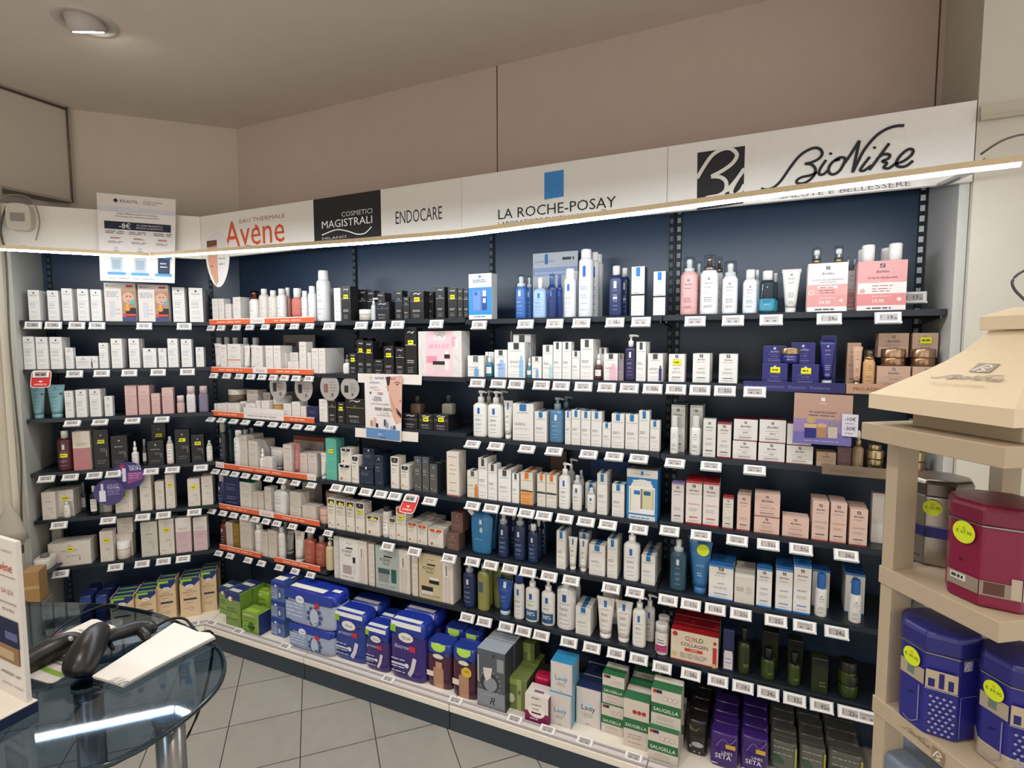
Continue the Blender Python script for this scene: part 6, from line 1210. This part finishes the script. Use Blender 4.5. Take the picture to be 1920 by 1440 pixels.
# white dispenser on a bracket shelf at the bay side
o = m.obj('tape_dispenser', loc=FL.w(P0[0] + .012, 2.03, FL.at(74, 1070, 2.0)[1]), rz=FL.yaw); tag(o, 'white dispenser box at the lower left of the angled bay', 'dispenser')
br = MB(); br.box(-.05, .05, -.06, .06, -.008, -.0005, '3a4048'); tag(br.obj('small_ledge', loc=o.location, rz=FL.yaw), 'small dark ledge carrying the white dispenser box', 'ledge')
cn = MB(); a = at_z(20, 1000, 1.05)
A0 = FL.at(24, 1000, 1.95); m = MB(); m.loft([[(r * math.cos(t), r * .5 * math.sin(t), z) for t in [2 * math.pi * i / 14 for i in range(14)]] for r, z in ((.075, 0), (.06, .05), (.04, .12), (.015, .17), (.004, .185))], 'a8a394')
o = m.obj('cloth_cover', loc=FL.w(A0[0], 1.93, FL.at(24, 1010, 1.95)[1]), rz=FL.yaw); tag(o, 'grey draped cloth peak beside the door post', 'cloth')
tk = MB(); tk.box(-.06, .045, -.045, .045, -.03, -.0005, 'c9c4b8'); tk.box(-.02, .02, -.02, .02, -o.location.z, -.03, '8a857d'); tag(tk.obj('small_stand', loc=o.location, rz=FL.yaw), 'small pale pedestal under the draped cloth', 'stand')
# ---------------------------------------------------------------- lantern-shaped cardboard display at the right
TA = math.atan2(-.822, .569); TP = Vector((.222, 1.228, 0))
tw = tag(empty('lantern_display', TP, TA), 'beige lantern-shaped cardboard display with roof and shelves of gift tins', 'display')
CB, CB_LIT = 'b3a38c/p', 'dccbae/p'  # same card; roof tone lightened to paint in the light falling on it
LA, LB = .222, .29
def slabt(z, th, x0=-.0, x1=LA, y0=0, y1=LB, name='shelf', key=CB, bev=.0015): return MB().box(x0, x1, y0, y1, z - th, z, key).obj(name, tw, bevel=bev)
for z in (1.25, .985, .70, .41): slabt(z, .034)
slabt(.14, .14, -.01, LA + .01, -.01, LB + .01, 'plinth')
slabt(1.532, .032, -.004, .252, -.05, LB + .05, 'top_board')
slabt(1.5605, .028, .055, .235, .0, LB - .0, 'neck')
for x0, y0 in ((.003, .003), (LA - .028, LB - .048), (.003, LB - .048)):
    z = .14
    for z1 in (.41 - .034, .70 - .034, .985 - .034, 1.25 - .034, 1.5):
        MB().box(x0, x0 + .025, y0, y0 + .045, z, z1, CB).obj('post', tw); z = z1 + .034
rf = MB(); C0 = (.135, .145)
rr = lambda k, z, hx, hy: [(C0[0] - hx, C0[1] - hy, z), (C0[0] + hx, C0[1] - hy, z), (C0[0] + hx, C0[1] + hy, z), (C0[0] - hx, C0[1] + hy, z)]
H0, H1 = (.125, .195), (.040, .040)
rf.loft([rr(0, 1.561, *H0), rr(0, 1.588, *H0)] + [rr(k, z, H0[0] + (H1[0] - H0[0]) * k, H0[1] + (H1[1] - H0[1]) * k) for z, k in ((1.594, .08), (1.605, .2), (1.618, .34), (1.633, .5), (1.650, .66), (1.668, .8), (1.686, .91), (1.703, 1))], CB_LIT, True, False)
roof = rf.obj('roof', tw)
slabt(1.728, .024, C0[0] - .05, C0[0] + .05, C0[1] - .05, C0[1] + .05, 'roof_cap', CB_LIT)
MB().loft([rr(0, 1.728, .048, .048), rr(0, 1.742, .02, .02)], CB_LIT, True, False).obj('roof_peak', tw)
hw = MB(); hw.tube(spline([(C0[0], C0[1], 1.738), (C0[0] - .020, C0[1] - .016, 1.77), (C0[0] - .024, C0[1] - .018, 1.79), (C0[0] - .01, C0[1] - .008, 1.805), (C0[0] + .012, C0[1] + .009, 1.80), (C0[0] + .02, C0[1] + .015, 1.77), (C0[0] + .002, C0[1] + .002, 1.738)], 6), .0022, '5a5a5c/m'); hw.obj('hanging_hook', tw)
# printed logo on the roof slope and on the shelf front
def roofP(u, v, k):
    K = .22 + .55 * v; z = 1.588 + 0; zs = ((0, 1.588), (.08, 1.594), (.2, 1.605), (.34, 1.618), (.5, 1.633), (.66, 1.650), (.8, 1.668), (.91, 1.686), (1, 1.703))
    for i in range(len(zs) - 1):
        if zs[i][0] <= K <= zs[i + 1][0]: z = zs[i][1] + (zs[i + 1][1] - zs[i][1]) * (K - zs[i][0]) / (zs[i + 1][0] - zs[i][0])
    hx = H0[0] + (H1[0] - H0[0]) * K; hy = H0[1] + (H1[1] - H0[1]) * K
    return (C0[0] + (u - .5) * 2 * .085, C0[1] - hy - k * .4, z + k)
def script(p, u0, u1, v0, v1, th, key):
    X = [q[0] for s in S1 for q in s]; Y = [q[1] for s in S1 for q in s]; a, b, c, d = min(X), max(X), min(Y), max(Y)
    for s in S1:
        q = []
        for x, y in s:
            yy = y + (x - a) * .155; q.append((u0 + (x - a) / (b - a) * (u1 - u0), v1 - (yy - c) / (d + 60 - c) * (v1 - v0)))
        p.stroke(spline(q, 4) if len(q) > 2 else q, th, key)
p = Print(roofP, .17, .14); p.o = .0012; biol(p, .56, .50, .20, '8f7f68'); script(p, .18, .86, .14, .50, .016, '8f7f68'); p.txt('SALUTE E BELLESSERE', .52, .06, .05, 'b09c7e', .56); p.obj('roof_print', roof)
p = Print(lambda u, v, k: (u * LA, -k, .951 + v * .034), LA, .034); script(p, .30, .56, .22, .95, .006, '8d7a60'); biol(p, .63, .14, .10, '8d7a60'); p.obj('shelf_print', tw)
# gift tins
def tin(px0, px1, pyc, ytop, z, body, lid, label, band=None, stick=None, art=None, q=8, group='gift tins on the lantern display', ztop=None):
    if ztop: pyc = proj((at_z((px0 + px1) / 2, ytop, ztop).xy.to_3d() + Vector((0, 0, z))))[1]
    c = at_z((px0 + px1) / 2, pyc, z); L0, L1 = at_z(px0, pyc, z), at_z(px1, pyc, z); r = (L1 - L0).length / 2 * .925; h = .2
    for _ in range(12): h += (proj((c.x, c.y, z + h))[1] - ytop) * .0009
    rt = tag(empty('gift_tin', (c.x, c.y, z + .0005), TA), label, 'tin', group)
    oc = lambda s, zz: [(r * s * (math.cos(math.pi / q + 2 * math.pi * i / q)) / math.cos(math.pi / q), r * s * (math.sin(math.pi / q + 2 * math.pi * i / q)) / math.cos(math.pi / q) , zz) for i in range(q)]
    hl = h * .86; m = MB(); m.loft([oc(.95, 0), oc(.97, .004), oc(.97, hl)], body, True, False); bo = m.obj('tin_body', rt, bevel=.006)
    m = MB(); m.loft([oc(1.0, hl - h * .06), oc(1.0, h * .95), oc(.93, h), oc(.5, h + .001)], lid, True, False); m.obj('lid', rt, bevel=.004)
    m = MB(); m.loft([oc(1.012, hl - h * .065), oc(1.012, hl - h * .055)], 'a9a6a8/m', True, False); m.obj('lid_rim', rt)
    if band: k, a, b = band; m = MB(); m.loft([oc(.985, h * a), oc(.985, h * b)], k, True, False); m.obj('label_band', rt, bevel=.004)
    # faces toward the aisle
    ang0 = math.atan2(*reversed((Matrix.Rotation(-TA, 3, 'Z') @ (CAM - c))[:2])); fi = round(ang0 / (2 * math.pi / q))
    def face(di):
        an = (fi + di) * 2 * math.pi / q; n = Vector((math.cos(an), math.sin(an), 0)); t = Vector((-n.y, n.x, 0)); wf = 2 * r * .97 * math.tan(math.pi / q)
        return Print(lambda u, v, k: tuple(n * (r * .99 + k) + t * ((u - .5) * wf) + Vector((0, 0, v * h * .80))), wf, h * .80)
    if art:
        for di in (-1, 0, 1):
            p = face(di); art(p, di)
            if p.v: p.obj('tin_print', rt)
    if stick:
        p = face(stick[0]); p.o = .003; p.ell(stick[1], .86, .36, 'cfe02a', 1, 28); p.txt(stick[2], stick[1], .84, .045, '2a2c14', .56); p.ell(stick[1], .91, .06, 'b4c424'); p.obj('price_sticker', rt)['label'] = 'round lime price sticker'
    return rt
def t_blue(p, d):
    if d == 0:
        for i in range(9):
            for j in range(4): p.dia(.2 + .2 * j + (.1 if i % 2 else 0), .06 + i * .055, .06, '9a98b0')
        p.rect(.02, .98, .60, .82, 'b3a48c'); p.rect(.1, .3, .62, .72, '25256a'); p.rect(.42, .58, .62, .80, '25256a'); p.rect(.7, .86, .62, .74, '25256a'); p.stroke([(0, .59), (1, .59)], .02, 'b9b6b8')
    elif d == -1:
        p.rect(.0, 1, .60, .78, 'a89c88'); p.rect(.3, .6, .64, .76, '6a7a74'); p.stroke(spline([(.2, .08), (.5, .05), (.8, .12)], 4), .03, '8d8ab0'); p.rect(.8, .84, .12, .56, '8d8ab0'); p.ell(.4, .40, .04, '15153c'); p.ell(.55, .42, .04, '15153c')
    else: p.stroke([(.1, .06), (.1, .55), (.9, .55)], .03, '8d8ab0'); biol(p, .35, .86, .4, '8d8ab0')
def t_red(p, d):
    p.rect(0, 1, .16, .34, '8d7f72')
    if d == -1: p.rect(.1, .6, .24, .32, 'd2cec8'); p.bars(.14, .56, (.26,), .04, '3a3a3c'); p.ell(.4, .5, .04, '3a0a1c')
    if d == 0: p.rect(.1, .6, .18, .33, '5a3a34'); p.rect(.75, 1, .17, .42, 'b3a594')
    if d == 1: p.rect(0, .8, .17, .42, 'b3a594'); p.rect(.2, .34, .2, .38, '7a1c38'); p.rect(.45, .55, .2, .34, '8a6a4c')
def t_sil(p, d):
    p.rect(0, 1, .42, .58, '2a2a66'); p.rect(0, 1, .575, .585, '8d8aa8')
    if d == -1: p.ell(.3, .64, .05, '2a2a2a'); p.ell(.5, .30, .03, '3a3a3a'); p.bars(.2, .8, (.1,), .02, '77706a')
    if d == 1: p.rect(0, 1, .60, .98, '5a3438')
tin(1700, 1806, 1048, 893, 1.25, '9c958c/m', '6a6258/m', 'silver gift tin with a blue band at the back of the upper tower shelf', None, (0, .22, '€ 55,90'), t_sil)
tin(1784, 1938, 1118, 936, 1.25, '7a1238/s', '6e0f32/s', 'crimson gift tin at the front of the upper tower shelf', None, (-1, .5, '€ 67,90'), t_red)
tin(1691, 1818, 1350, 1166, .985, '25257c/s', '24246e/s', 'royal blue gift tin beside the post on the lower tower shelf', None, (-1, .5, '€ 49,90'), t_blue)
tin(1840, 1975, 1424, 1226, .985, '25257c/s', '24246e/s', 'nearest royal blue gift tin at the right of the lower tower shelf', ('a89c8a/s', .0, .17), (-1, .5, '€ 69,90'), t_blue)
tin(1650, 1764, 0, 1412, .70, '7f8a9c/s', '6f7c90/s', 'pale blue gift tin with dark specks low in the tower', None, None, lambda p, d: [p.dia(random.random(), random.random(), .05, '3a4464') for _ in range(5)], ztop=.885)
